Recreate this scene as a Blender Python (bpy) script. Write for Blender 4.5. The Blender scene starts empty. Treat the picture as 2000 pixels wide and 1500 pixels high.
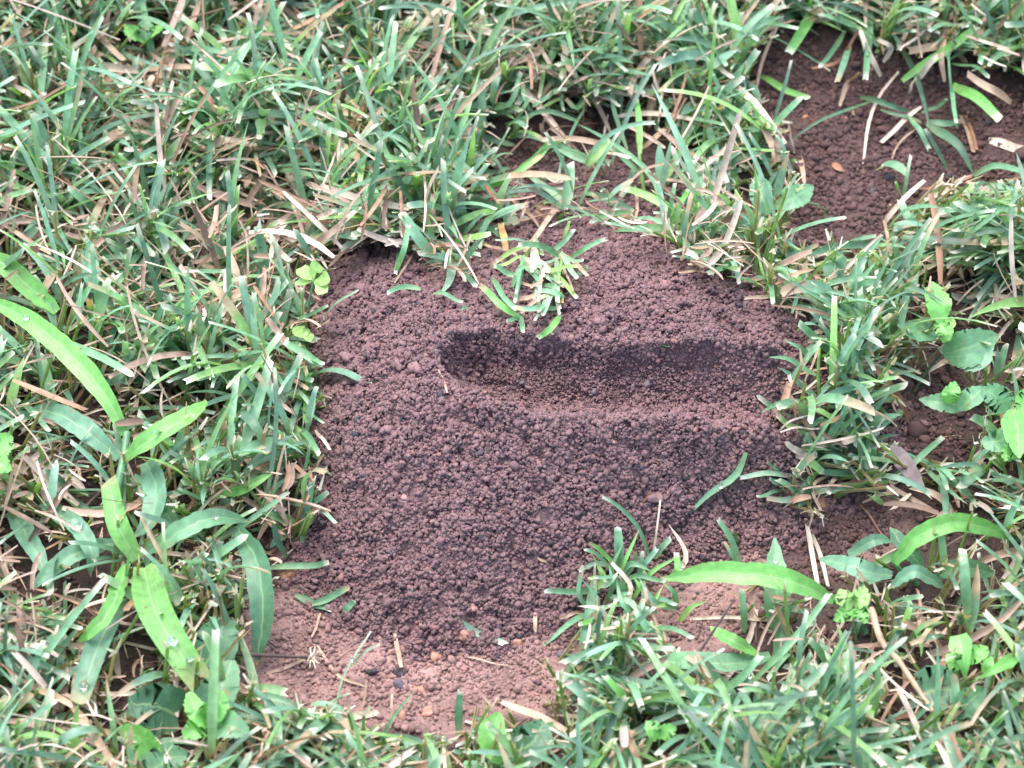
import bpy, math, numpy as np
from mathutils import Vector
rng = np.random.default_rng(7)
scene = bpy.context.scene
COL = scene.collection
R = math.radians

# ------------------------------------------------------------------ camera, sky, sun, exposure
PITCH, DIST, LENS = R(48), 1.40, 120.0
TGT = np.array([0.0, 0.0, 0.02])
FWD = np.array([0, math.cos(PITCH), -math.sin(PITCH)])
UPV = np.array([0, math.sin(PITCH), math.cos(PITCH)])
CAM = TGT - DIST*FWD
TX = 18.0/LENS
PXM = DIST*TX/1000.0                       # metres per photo pixel at the target distance
cam = bpy.data.cameras.new('camera'); cam.lens = LENS; cam.sensor_width = 36
cam.clip_start = 0.02; cam.clip_end = 100
cam.dof.use_dof = True; cam.dof.focus_distance = DIST-0.01; cam.dof.aperture_fstop = 14
co = bpy.data.objects.new('camera', cam); COL.objects.link(co)
co.location = CAM; co.rotation_euler = (R(90)-PITCH, 0, 0)
scene.camera = co
SUN_EL, SUN_AZ = R(72), R(-35)            # azimuth from +Y (away from the camera), negative = left
w = bpy.data.worlds.new('World'); scene.world = w; w.use_nodes = True
nt = w.node_tree; bg = nt.nodes['Background']
sky = nt.nodes.new('ShaderNodeTexSky'); sky.sky_type = 'NISHITA'; sky.sun_disc = False
sky.sun_elevation = SUN_EL; sky.sun_rotation = SUN_AZ; sky.air_density = 1.0; sky.dust_density = 3.0; sky.ozone_density = 1.0
nt.links.new(sky.outputs[0], bg.inputs[0]); bg.inputs[1].default_value = 0.15
sl = bpy.data.lights.new('sun', 'SUN'); sl.energy = 0.95; sl.angle = R(50); sl.color = (1, .98, .95)
so = bpy.data.objects.new('sun', sl); COL.objects.link(so)
sd = Vector((math.sin(SUN_AZ)*math.cos(SUN_EL), math.cos(SUN_AZ)*math.cos(SUN_EL), math.sin(SUN_EL)))
so.rotation_euler = sd.to_track_quat('Z', 'Y').to_euler(); so.location = sd*3
scene.view_settings.view_transform = 'Standard'; scene.view_settings.look = 'None'
scene.view_settings.exposure = 2.05; scene.view_settings.gamma = 1
scene.cycles.max_bounces = 8; scene.cycles.transparent_max_bounces = 8

def ray(px, py):
    d = FWD + (px-1000)/1000*TX*np.array([1., 0, 0]) + (750-py)/1000*TX*UPV
    return d
def at(px, py, hmm=0.0):
    d = ray(px, py); t = (hmm*1e-3-CAM[2])/d[2]
    return CAM+d*t
def proj(P):
    q = P-CAM; dz = q@FWD
    return 1000+q[..., 0]/dz/TX*1000, 750-(q@UPV)/dz/TX*1000

# ------------------------------------------------------------------ numpy noise
def hash2(ix, iy, s):
    n = (ix.astype(np.int64)*374761393+iy.astype(np.int64)*668265263+s*974634777) & 0xffffffff
    n = ((n ^ (n >> 13))*1274126177) & 0xffffffff
    n = (n ^ (n >> 16)) & 0xffffffff
    return n/4294967295.0
def vnoise(x, y, s=0):
    ix = np.floor(x); iy = np.floor(y); fx = x-ix; fy = y-iy
    fx = fx*fx*(3-2*fx); fy = fy*fy*(3-2*fy)
    a = hash2(ix, iy, s); b = hash2(ix+1, iy, s); c = hash2(ix, iy+1, s); d = hash2(ix+1, iy+1, s)
    return (a*(1-fx)+b*fx)*(1-fy)+(c*(1-fx)+d*fx)*fy-.5
def fbm(x, y, f, o=4, s=0):
    r = 0; a = 1.
    for k in range(o):
        c, q = math.cos(k*1.3), math.sin(k*1.3)
        r = r+a*vnoise((x*c-y*q)*f, (x*q+y*c)*f, s+k*17); f *= 2.03; a *= .5
    return r
def polydist(x, y, poly):
    """signed distance, positive inside"""
    P = np.array(poly, float); n = len(P)
    ins = np.zeros(x.shape, bool); dm = np.full(x.shape, 1e9)
    for i in range(n):
        x0, y0 = P[i]; x1, y1 = P[(i+1) % n]
        c = ((y0 > y) != (y1 > y)) & (x < (x1-x0)*(y-y0)/((y1-y0) if y1 != y0 else 1e-9)+x0)
        ins ^= c
        dx, dy = x1-x0, y1-y0
        t = np.clip(((x-x0)*dx+(y-y0)*dy)/(dx*dx+dy*dy+1e-12), 0, 1)
        dm = np.minimum(dm, np.hypot(x-x0-t*dx, y-y0-t*dy))
    return np.where(ins, dm, -dm)
def sstep(a, b, v):
    t = np.clip((v-a)/(b-a), 0, 1); return t*t*(3-2*t)

# ------------------------------------------------------------------ terrain: ground and mound heights
def ground_h(x, y):
    return .0030*fbm(x, y, 14, 3, 5)+.0012*fbm(x, y, 60, 3, 9)
# what the photograph shows of the mound: (pixel x, pixel y, height in mm)
CP = """
560,1090,0 600,1140,1 660,1205,1 740,1240,1 840,1262,1 950,1255,1 1050,1225,1 1130,1200,1 1220,1165,1 1320,1110,2 1440,1080,2 1560,1040,1 1640,1010,1
560,1000,0 575,900,2 580,800,4 585,700,6 590,600,8 600,520,8 620,470,8
690,1120,8 800,1160,9 920,1160,9 1040,1130,9 1150,1090,9 1280,1040,9 1420,1000,9 1560,960,8 1650,930,5
640,1020,9 740,1040,17 860,1060,19 980,1060,19 1100,1030,19 1220,990,18 1350,960,17 1480,920,16 1600,880,13
640,900,16 720,940,25 850,950,30 980,950,30 1110,930,29 1240,900,28 1380,880,27 1500,860,24 1620,820,18
640,790,22 720,850,33 830,860,38 950,870,38 1080,860,37 1220,850,36 1360,840,35 1500,820,31
650,690,26 720,750,38 800,785,43 900,810,43 1010,815,42 1120,815,40 1240,812,39 1370,805,38 1490,795,36 1580,780,30
660,600,27 740,660,40 800,715,45 850,750,42 740,590,36 820,640,43 840,580,36 860,665,41
930,622,40 1000,640,40 1080,655,40 1160,662,40 1240,662,39 1330,655,38 1420,650,37 1500,652,36 1560,670,34
900,590,38 1000,600,38 1100,610,41 1200,615,42 1300,610,41 1400,605,39 1500,600,35 1570,610,30
700,530,27 800,540,29 900,540,29 1000,540,29 1100,560,35 1200,560,36 1300,560,35 1400,560,31 1500,560,26 1600,600,22
680,480,13 800,480,14 900,480,14 1000,490,18 1100,500,25 1200,500,27 1300,500,25 1380,510,20
1100,440,14 1200,440,15 1280,450,14 1040,400,8 1150,380,8 1250,390,7 1400,470,10 1500,500,9 1600,540,10 1680,620,10 1680,720,12 1680,820,8
700,420,0 850,420,1 1000,330,1 1150,300,1 1300,330,0 1450,420,0 1600,480,0 1700,560,0 1760,650,0 1770,780,0 1750,900,0 1700,1000,-1
"""
cps = np.array([[float(v) for v in t.split(',')] for t in CP.split()])
HS = 1.25; cw = np.array([at(c[0], c[1], c[2]*HS) for c in cps])                       # metres
ring = []
for a in np.linspace(0, 2*math.pi, 40, endpoint=False):   # far ring: well below the ground
    ring.append((.030+.175*math.cos(a), .0+.165*math.sin(a), -.010))
cw = np.vstack([cw, ring])
GX0, GX1, GY0, GY1, GS = -.16, .20, -.17, .17, .001
gx = np.arange(GX0, GX1, GS); gy = np.arange(GY0, GY1, GS)
def rbf(P, V, Q, smooth):
    D = np.hypot(P[:, None, 0]-P[None, :, 0], P[:, None, 1]-P[None, :, 1])
    n = len(P); A = np.zeros((n+1, n+1)); A[:n, :n] = -D+np.eye(n)*smooth; A[:n, n] = 1; A[n, :n] = 1
    c = np.linalg.solve(A, np.append(V, 0))
    out = np.full(len(Q), c[n])
    for i in range(n): out -= c[i]*np.hypot(Q[:, 0]-P[i, 0], Q[:, 1]-P[i, 1])
    return out
GXX, GYY = np.meshgrid(gx, gy)
MH = rbf(cw[:, :2], cw[:, 2], np.stack([GXX.ravel(), GYY.ravel()], 1), .010).reshape(GXX.shape)
for _ in range(5):                                          # a light smoothing of the interpolation's creases
    MH[1:-1, 1:-1] = .5*MH[1:-1, 1:-1]+.125*(MH[:-2, 1:-1]+MH[2:, 1:-1]+MH[1:-1, :-2]+MH[1:-1, 2:])
# the hollow: a steep back and left wall, a gentler front and right one
def worldline(pts, h): return np.array([at(a, b, h)[:2] for a, b in pts])
BACKL = worldline([(930,796),(885,765),(850,725),(845,690),(880,655),(940,640),(1040,650),(1120,660),(1200,664),(1290,660),(1380,654),(1470,652),(1560,662)], 40*HS)
FRONTL = worldline([(1560,662),(1612,700),(1612,752),(1550,786),(1400,800),(1240,808),(1100,812),(1000,808),(930,796)], 41*HS)
def linedist(x, y, Pl):
    dm = np.full(x.shape, 1e9)
    for i in range(len(Pl)-1):
        (x0, y0), (x1, y1) = Pl[i], Pl[i+1]; dx, dy = x1-x0, y1-y0
        t = np.clip(((x-x0)*dx+(y-y0)*dy)/(dx*dx+dy*dy+1e-12), 0, 1); dm = np.minimum(dm, np.hypot(x-x0-t*dx, y-y0-t*dy))
    return dm
wob = .0036*fbm(GXX, GYY, 60, 3, 41)+.0022*fbm(GXX, GYY, 220, 2, 43)
inside = polydist(GXX, GYY, np.vstack([BACKL, FRONTL[1:-1]])) > 0
db = np.maximum(linedist(GXX, GYY, BACKL)+wob, 0); df = np.maximum(linedist(GXX, GYY, FRONTL)+wob, 0)
CARVE = np.where(inside, (.58*sstep(-.001, .0060, db)+.42*sstep(0, .020, db))*(1-(1-np.clip(df/.027, 0, 1))**2.1), 0)
for _ in range(2): CARVE[1:-1, 1:-1] = .5*CARVE[1:-1, 1:-1]+.125*(CARVE[:-2, 1:-1]+CARVE[2:, 1:-1]+CARVE[1:-1, :-2]+CARVE[1:-1, 2:])
BX, BY = at(1440, 715, 36)[:2]; CARVE *= 1-.42*np.exp(-((GXX-BX)/.011)**2-((GYY-BY)/.016)**2)-.30*sstep(.02, -.03, GXX+.0)*0
RIDGE = np.exp(-(linedist(GXX, GYY, FRONTL)/.0055)**2)*(1+1.2*fbm(GXX, GYY, 110, 2, 45))
MH = MH+.0022*RIDGE-.0026*sstep(.08, .30, fbm(GXX, GYY, 190, 2, 47))-.0228*CARVE+.0042*fbm(GXX, GYY, 52, 3, 31)*(1-.6*CARVE)+.0016*fbm(GXX, GYY, 160, 2, 37)
def mound_h(x, y):
    x = np.asarray(x, float); y = np.asarray(y, float)
    fx = (x-GX0)/GS; fy = (y-GY0)/GS
    out = (fx < 0) | (fy < 0) | (fx >= len(gx)-1) | (fy >= len(gy)-1)
    fx = np.clip(fx, 0, len(gx)-1.001); fy = np.clip(fy, 0, len(gy)-1.001)
    ix = fx.astype(int); iy = fy.astype(int); fx = fx-ix; fy = fy-iy
    v = (MH[iy, ix]*(1-fx)+MH[iy, ix+1]*fx)*(1-fy)+(MH[iy+1, ix]*(1-fx)+MH[iy+1, ix+1]*fx)*fy
    return np.where(out, -.02, v)
def terr(x, y):
    return np.maximum(ground_h(np.asarray(x, float), np.asarray(y, float)), mound_h(x, y))
def on(px, py, offmm=0.0):
    """first point along the sight line that is offmm above the terrain"""
    d = ray(px, py); off = offmm*1e-3
    t0 = (.070+off-CAM[2])/d[2]; t1 = (-.02+off-CAM[2])/d[2]
    ts = np.linspace(t0, t1, 160); P = CAM+ts[:, None]*d
    g = P[:, 2]-terr(P[:, 0], P[:, 1])-off
    k = int(np.argmax(g <= 0))
    if k == 0: return P[0] if g[0] <= 0 else P[-1]
    f = g[k-1]/(g[k-1]-g[k]+1e-12)
    return P[k-1]+(P[k]-P[k-1])*f

# ------------------------------------------------------------------ areas of bare soil, as seen
BARE = [(668,528),(700,496),(770,500),(830,520),(930,545),(960,480),(1000,420),(1040,440),(1130,440),(1210,440),(1290,450),(1330,500),(1400,550),(1500,590),(1600,620),(1560,700),(1500,760),(1530,830),(1570,850),(1530,900),(1490,960),(1580,1000),(1640,970),(1760,980),(1780,1050),(1620,1080),(1600,1150),(1440,1130),(1450,1230),(1330,1240),(1270,1120),(1150,1180),(1090,1290),(1080,1350),(990,1380),(900,1400),(800,1410),(700,1390),(600,1370),(500,1340),(490,1280),(530,1180),(560,1080),(655,1000),(620,950),(660,900),(615,850),(655,790),(618,740),(660,690),(625,640),(655,590)]
SEMI = [(980,210),(1120,190),(1250,220),(1330,330),(1340,480),(1280,440),(1150,400),(1060,380),(990,440),(900,420),(960,330)]
TOPR = [(1470,100),(1560,60),(1640,60),(1700,130),(1790,130),(1860,110),(1990,150),(2010,320),(1920,350),(1850,340),(1780,400),(1740,450),(1600,480),(1530,460),(1560,350),(1530,250),(1480,180)]
HOLE = [(1740,760),(1850,720),(1890,800),(1880,900),(1780,870)]
def cover(px, py):
    """0..1: how bare the photograph is at a pixel"""
    n = 44*fbm(px/1000, py/1000, 16, 3, 77)
    b = sstep(-12, 14, polydist(px, py, BARE)+n)*.992
    b = np.maximum(b, sstep(-15, 20, polydist(px, py, SEMI)+n)*.62)
    b = np.maximum(b, sstep(-15, 20, polydist(px, py, TOPR)+n)*.95)
    return np.maximum(b, sstep(-15, 15, polydist(px, py, HOLE)+n)*.85)

# ------------------------------------------------------------------ mesh and object helpers
def mesh_np(name, V, F, colr=None, uv=None, smooth=True):
    V = np.ascontiguousarray(V, np.float32); F = np.ascontiguousarray(F, np.int32)
    me = bpy.data.meshes.new(name); n, k = F.shape
    me.vertices.add(len(V)); me.vertices.foreach_set('co', V.ravel())
    me.loops.add(n*k); me.loops.foreach_set('vertex_index', F.ravel())
    me.polygons.add(n); me.polygons.foreach_set('loop_start', np.arange(0, n*k, k, dtype=np.int32))
    me.polygons.foreach_set('use_smooth', np.full(n, smooth, bool))
    if colr is not None:
        a = me.color_attributes.new('Col', 'FLOAT_COLOR', 'POINT')
        c = np.ones((len(V), 4), np.float32); c[:, :3] = colr; a.data.foreach_set('color', c.ravel())
    if uv is not None:
        u = me.uv_layers.new(name='UVMap'); u.data.foreach_set('uv', np.ascontiguousarray(uv, np.float32)[F.ravel()].ravel())
    me.update(calc_edges=True)
    return me
def link(name, me, mat, parent=None, loc=None):
    o = bpy.data.objects.new(name, me); COL.objects.link(o)
    if mat: me.materials.append(mat)
    if parent:
        o.parent = parent
    if loc is not None: o.location = loc
    return o
def tag(o, label=None, cat=None, group=None, kind=None):
    if label: o['label'] = label
    if cat: o['category'] = cat
    if group: o['group'] = group
    if kind: o['kind'] = kind
    return o
def empty(name, loc, label, cat, group=None):
    o = bpy.data.objects.new(name, None); COL.objects.link(o); o.location = loc; o.empty_display_size = .01
    return tag(o, label, cat, group)

# ------------------------------------------------------------------ materials
def newmat(name):
    m = bpy.data.materials.new(name); m.use_nodes = True
    return m, m.node_tree, m.node_tree.nodes['Principled BSDF']
def noise_node(nt, scale, detail=4, coord='Object'):
    tc = nt.nodes.new('ShaderNodeTexCoord'); n = nt.nodes.new('ShaderNodeTexNoise')
    n.inputs['Scale'].default_value = scale; n.inputs['Detail'].default_value = detail
    nt.links.new(tc.outputs[coord], n.inputs['Vector']); return n
def soil_mat(name, bump=.0004, scale=900, rough=.85):
    m, nt, p = newmat(name); L = nt.links.new
    at_ = nt.nodes.new('ShaderNodeAttribute'); at_.attribute_name = 'Col'
    n = noise_node(nt, scale, 5)
    mr = nt.nodes.new('ShaderNodeMapRange'); mr.inputs['From Min'].default_value = .3; mr.inputs['From Max'].default_value = .7
    mr.inputs['To Min'].default_value = .72; mr.inputs['To Max'].default_value = 1.25
    L(n.outputs[0], mr.inputs[0])
    vm = nt.nodes.new('ShaderNodeVectorMath'); vm.operation = 'SCALE'
    L(at_.outputs['Color'], vm.inputs[0]); L(mr.outputs[0], vm.inputs['Scale'])
    L(vm.outputs[0], p.inputs['Base Color'])
    p.inputs['Roughness'].default_value = rough; p.inputs['Specular IOR Level'].default_value = .35
    b = nt.nodes.new('ShaderNodeBump'); b.inputs['Distance'].default_value = bump; b.inputs['Strength'].default_value = 1
    n2 = noise_node(nt, scale*1.6, 4); L(n2.outputs[0], b.inputs['Height']); L(b.outputs[0], p.inputs['Normal'])
    return m
def blade_mat(name, veins=7, trans=.28, rough=.42, spec=.5, leaf=False):
    m, nt, p = newmat(name); L = nt.links.new
    at_ = nt.nodes.new('ShaderNodeAttribute'); at_.attribute_name = 'Col'
    uv = nt.nodes.new('ShaderNodeUVMap'); sx = nt.nodes.new('ShaderNodeSeparateXYZ'); L(uv.outputs[0], sx.inputs[0])
    mu = nt.nodes.new('ShaderNodeMath'); mu.operation = 'MULTIPLY'; mu.inputs[1].default_value = veins*6.283; L(sx.outputs[0], mu.inputs[0])
    sn = nt.nodes.new('ShaderNodeMath'); sn.operation = 'SINE'; L(mu.outputs[0], sn.inputs[0])
    n = noise_node(nt, 260, 4)
    mr = nt.nodes.new('ShaderNodeMapRange'); mr.inputs['From Min'].default_value = .3; mr.inputs['From Max'].default_value = .7
    mr.inputs['To Min'].default_value = .78; mr.inputs['To Max'].default_value = 1.22; L(n.outputs[0], mr.inputs[0])
    ma = nt.nodes.new('ShaderNodeMath'); ma.operation = 'MULTIPLY_ADD'; ma.inputs[1].default_value = .03
    L(sn.outputs[0], ma.inputs[0]); L(mr.outputs[0], ma.inputs[2])
    vm = nt.nodes.new('ShaderNodeVectorMath'); vm.operation = 'SCALE'; L(at_.outputs['Color'], vm.inputs[0]); L(ma.outputs[0], vm.inputs['Scale'])
    if leaf:                                              # paler midrib, brown specks and worn margins
        def mth(op, a, b=None):
            q = nt.nodes.new('ShaderNodeMath'); q.operation = op; q.use_clamp = op in ('SUBTRACT', 'MULTIPLY')
            L(a, q.inputs[0])
            if b is not None: q.inputs[1].default_value = b
            return q
        sb = nt.nodes.new('ShaderNodeMath'); sb.operation = 'SUBTRACT'; L(sx.outputs[0], sb.inputs[0]); sb.inputs[1].default_value = .5
        ab = nt.nodes.new('ShaderNodeMath'); ab.operation = 'ABSOLUTE'; L(sb.outputs[0], ab.inputs[0])
        rib = nt.nodes.new('ShaderNodeMapRange'); rib.inputs['From Min'].default_value = .012; rib.inputs['From Max'].default_value = .05
        rib.inputs['To Min'].default_value = .55; rib.inputs['To Max'].default_value = 0; L(ab.outputs[0], rib.inputs[0])
        m1 = nt.nodes.new('ShaderNodeMixRGB'); m1.inputs[2].default_value = (.30, .46, .22, 1); L(rib.outputs[0], m1.inputs[0]); L(vm.outputs[0], m1.inputs[1])
        sp = noise_node(nt, 330, 6); mg = nt.nodes.new('ShaderNodeMath'); mg.operation = 'MULTIPLY_ADD'; mg.inputs[1].default_value = .16
        L(ab.outputs[0], mg.inputs[0]); L(sp.outputs[0], mg.inputs[2])
        sr = nt.nodes.new('ShaderNodeMapRange'); sr.inputs['From Min'].default_value = .705; sr.inputs['From Max'].default_value = .75; sr.inputs['To Max'].default_value = .8
        L(mg.outputs[0], sr.inputs[0])
        m2 = nt.nodes.new('ShaderNodeMixRGB'); m2.inputs[2].default_value = (.30, .21, .09, 1); L(sr.outputs[0], m2.inputs[0]); L(m1.outputs[0], m2.inputs[1])
        vm = m2
    L(vm.outputs[0], p.inputs['Base Color'])
    p.inputs['Roughness'].default_value = rough; p.inputs['Specular IOR Level'].default_value = spec
    b = nt.nodes.new('ShaderNodeBump'); b.inputs['Distance'].default_value = .00003; b.inputs['Strength'].default_value = .5
    L(sn.outputs[0], b.inputs['Height']); L(b.outputs[0], p.inputs['Normal'])
    tr = nt.nodes.new('ShaderNodeBsdfTranslucent')
    v2 = nt.nodes.new('ShaderNodeVectorMath'); v2.operation = 'MULTIPLY'; v2.inputs[1].default_value = (1.5, 1.6, .7)
    L(vm.outputs[0], v2.inputs[0]); L(v2.outputs[0], tr.inputs['Color'])
    mx = nt.nodes.new('ShaderNodeMixShader'); mx.inputs[0].default_value = trans
    L(p.outputs[0], mx.inputs[1]); L(tr.outputs[0], mx.inputs[2])
    L(mx.outputs[0], nt.nodes['Material Output'].inputs['Surface'])
    return m
M_GROUND = soil_mat('soil_ground', .0012, 800)
M_MOUND = soil_mat('soil_mound', .0004, 1100)
M_CRUMB = soil_mat('soil_crumb', .00025, 2200, .9)
M_PEBBLE = soil_mat('pebble', .0003, 500, .7)
M_BLADE = blade_mat('grass_blade')
M_STRAW = blade_mat('dry_grass', 6, .12, .55, .4)
M_LEAF = blade_mat('broad_leaf', 9, .33, .45, .5, True)
M_TWIG = soil_mat('twig', .0003, 900, .8)
M_DEW, _nt, _p = newmat('dew_water')
_p.inputs['Base Color'].default_value = (1, 1, 1, 1); _p.inputs['Roughness'].default_value = .02
_p.inputs['IOR'].default_value = 1.33; _p.inputs['Transmission Weight'].default_value = 1

# ------------------------------------------------------------------ ground sheet
def axis(lo, hi, step, far):
    a = np.arange(lo, hi, step); k = np.geomspace(step, far, 26)
    return np.concatenate([lo-np.cumsum(k)[::-1], a, hi+np.cumsum(k)])
ax = axis(-.28, .28, .0010, 2.0); ay = axis(-.27, .36, .0010, 2.0)
X, Y = np.meshgrid(ax, ay)
Z = ground_h(X, Y)+.0013*fbm(X, Y, 190, 4, 3)*(np.abs(X) < .35)
px_, py_ = proj(np.stack([X, Y, Z], -1))
HUM = np.array([.060, .038, .032]); RED = np.array([.270, .160, .140]); DRK = np.array([.080, .045, .040]); 
PINK = [(470,1170),(560,1140),(700,1230),(900,1250),(1080,1200),(1230,1150),(1330,1080),(1400,1060),(1500,1100),(1480,1190),(1440,1270),(1200,1320),(1090,1400),(900,1440),(680,1420),(480,1370)]
PINK2 = [(1560,1050),(1620,980),(1760,960),(1790,1050),(1700,1120),(1600,1120)]
mk = np.maximum(sstep(-25, 25, polydist(px_, py_, PINK)+20*fbm(px_/1e3, py_/1e3, 14, 3, 4)), .6*sstep(-20, 20, polydist(px_, py_, PINK2)))
md = sstep(-60, 40, np.maximum(polydist(px_, py_, TOPR), np.maximum(polydist(px_, py_, SEMI), polydist(px_, py_, BARE))))
C = HUM+(DRK-HUM)*md[..., None]; C = C+(RED-C)*mk[..., None]
C = C*(1+.55*fbm(X, Y, 60, 5, 8))[..., None]*(1-.18*sstep(.1, .3, fbm(X, Y, 25, 3, 28)))[..., None]
ny, nx = X.shape; idx = np.arange(nx*ny).reshape(ny, nx)
Fq = np.stack([idx[:-1, :-1], idx[:-1, 1:], idx[1:, 1:], idx[1:, :-1]], -1).reshape(-1, 4)
g = link('ground', mesh_np('ground', np.stack([X, Y, Z], -1).reshape(-1, 3), Fq, C.reshape(-1, 3)), M_GROUND)
g['kind'] = 'structure'

# ------------------------------------------------------------------ icosphere variants for crumbs, pebbles, drops
import bmesh
def ico(sub):
    b = bmesh.new(); bmesh.ops.create_icosphere(b, subdivisions=sub, radius=1)
    b.verts.ensure_lookup_table(); v = np.array([x.co[:] for x in b.verts]); f = np.array([[y.index for y in x.verts] for x in b.faces]); b.free()
    return v, f
ICO1, ICO2, ICO3 = ico(1), ico(2), ico(3)
def lumpy(base, amp, r, n=5):
    v, f = base; out = v.copy(); s = np.zeros(len(v))
    for _ in range(n):
        d = r.normal(size=3); d /= np.linalg.norm(d); s += r.uniform(-1, 1)*np.sin((v@d)*r.uniform(1.5, 4.5)+r.uniform(0, 6))
    return out*(1+amp*s[:, None]), f
def rotmats(n, r):
    q = r.normal(size=(n, 4)); q /= np.linalg.norm(q, axis=1)[:, None]; w_, x, y, z = q.T
    return np.stack([1-2*(y*y+z*z), 2*(x*y-z*w_), 2*(x*z+y*w_), 2*(x*y+z*w_), 1-2*(x*x+z*z), 2*(y*z-x*w_), 2*(x*z-y*w_), 2*(y*z+x*w_), 1-2*(x*x+y*y)], -1).reshape(n, 3, 3)
def scatter(P, rad, colr, base, r, amp=.16, nvar=10, aniso=.28):
    Vs, Fs, Cs = [], [], []; off = 0
    which = r.integers(0, nvar, len(P)); RM = rotmats(len(P), r)
    for k in range(nvar):
        v, f = lumpy(base, amp, r); s = np.where(which == k)[0]
        if not len(s): continue
        sc = rad[s, None]*(1+aniso*r.uniform(-1, 1, (len(s), 3)))
        if amp > .1: v = v*(1+r.normal(0, .12, (len(v), 1)))
        vv = np.einsum('nij,nvj->nvi', RM[s], v[None]*sc[:, None, :])+P[s, None]
        Vs.append(vv.reshape(-1, 3).astype(np.float32))
        Fs.append((f[None]+(off+np.arange(len(s))*len(v))[:, None, None]).reshape(-1, 3)); off += len(s)*len(v)
        Cs.append(np.repeat(colr[s], len(v), 0))
    return np.vstack(Vs), np.vstack(Fs), np.vstack(Cs)
def soil_cols(n, r, base):
    c = np.tile(base, (n, 1))*r.uniform(.80, 1.2, (n, 1))
    k = r.random(n)
    c[k < .03] *= (1.3, 1.1, 1.0)                        # redder crumbs
    m = (k > .06) & (k < .075); c[m] = np.array([.055, .050, .058])*r.uniform(.7, 1.4, (m.sum(), 1))   # dark mineral grains
    m = (k > .997); c[m] = np.array([.31, .18, .14])
    return c

# ------------------------------------------------------------------ the mound
FS = .0005
fx_ = np.arange(GX0, GX1, FS); fy_ = np.arange(GY0, GY1, FS); X, Y = np.meshgrid(fx_, fy_)
H = mound_h(X, Y); gH = ground_h(X, Y)
keep = H > gH-.004
Z = H+.0013*fbm(X, Y, 620, 2, 51)-.0006
ny, nx = X.shape
kq = keep[:-1, :-1] & keep[:-1, 1:] & keep[1:, 1:] & keep[1:, :-1]
idx = np.arange(nx*ny).reshape(ny, nx)
Fq = np.stack([idx[:-1, :-1][kq], idx[:-1, 1:][kq], idx[1:, 1:][kq], idx[1:, :-1][kq]], -1)
used = np.unique(Fq); rem = np.zeros(nx*ny, int); rem[used] = np.arange(len(used))
SOIL = np.array([.178, .104, .103])
V = np.stack([X, Y, Z], -1).reshape(-1, 3)[used]
base0 = at(1080, 900, 0)
mc = SOIL*.62*(1+.3*fbm(V[:, 0], V[:, 1], 200, 3, 61))[:, None]
mound = empty('soil_mound', base0, 'crumbly purple-brown soil mound with an oblong hollow in its top', 'soil mound')
link('soil_body', mesh_np('soil_body', V-base0, rem[Fq], mc), M_MOUND, mound)
N = 960000
x = rng.uniform(GX0, GX1, N//4); y = rng.uniform(GY0, GY1, N//4)      # crumbs sit in little clots
x = np.repeat(x, 4)+rng.normal(0, .00046, N); y = np.repeat(y, 4)+rng.normal(0, .00046, N)
e = .001; h = mound_h(x, y); dx = (mound_h(x+e, y)-mound_h(x-e, y))/(2*e); dy = (mound_h(x, y+e)-mound_h(x, y-e))/(2*e)
area = np.sqrt(1+dx*dx+dy*dy)
ok = (h > ground_h(x, y)-.0005) & (rng.random(N) < area/3.5)
x, y, h, dx, dy, area = [q[ok] for q in (x, y, h, dx, dy, area)]
sel = rng.permutation(len(x))[:240000]; x, y, h, dx, dy, area = [q[sel] for q in (x, y, h, dx, dy, area)]
nrm = np.stack([-dx, -dy, np.ones_like(dx)], 1)/area[:, None]
P = np.stack([x, y, h], 1)
ppx, ppy = proj(P)
smoothf = sstep(-25, 25, polydist(ppx, ppy, [(930,700),(1450,690),(1500,760),(1250,800),(1000,795)]))   # finer soil on the hollow's floor
rad = .00051*np.exp(rng.normal(0, .33, len(x)))*(1-.30*smoothf)
big = rng.random(len(x)) < .006; rad[big] *= 1.5
cl = fbm(x, y, 330, 2, 71)+.8*fbm(x, y, 130, 2, 73)+np.repeat(rng.normal(0, .22, len(x)//4+1), 4)[:len(x)]*0
off = rad*rng.uniform(-.4, .9, len(x))+(.0021*cl)*(1-.6*smoothf)+.0002
P = P+nrm*off[:, None]
q = rad < .00050
nl = 9000; tl = rng.uniform(0, len(BACKL)-1.001, nl); kl = tl.astype(int); fl = (tl-kl)[:, None]     # crumbs clinging to the overhanging back lip
LP = BACKL[kl]*(1-fl)+BACKL[kl+1]*fl; dn = .0035*np.abs(fbm(LP[:, 0], LP[:, 1], 240, 2, 49)+.35)
ox = rng.uniform(-.3, 1, nl)*dn; inw = np.array([.0, -1.])*np.ones((nl, 2)); inw[:, 0] = np.where(kl < 4, .8, 0)
lz = mound_h(LP[:, 0]-inw[:, 0]*.003, LP[:, 1]-inw[:, 1]*.003)-rng.uniform(0, 1, nl)**1.5*.0045
LPp = np.column_stack([LP+inw*ox[:, None]+rng.normal(0, .0005, (nl, 2)), lz])
P = np.vstack([P, LPp]); rad = np.append(rad, .00050*np.exp(rng.normal(0, .3, nl))); q = rad < .00050
Va, Fa, Ca = scatter(P[~q], rad[~q], soil_cols((~q).sum(), rng, SOIL), ICO2, rng, .24, 14, .35)
Vb, Fb, Cb = scatter(P[q], rad[q], soil_cols(q.sum(), rng, SOIL), ICO1, rng, .24, 14, .35)
Vg, Fg, Cg = np.vstack([Va, Vb]), np.vstack([Fa, Fb+len(Va)]), np.vstack([Ca, Cb])
o = link('soil_crumbs', mesh_np('soil_crumbs', Vg-base0, Fg, Cg, None, True), M_CRUMB, mound); o['kind'] = 'stuff'
print('crumbs', len(x), 'tris', len(Fg))

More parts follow.
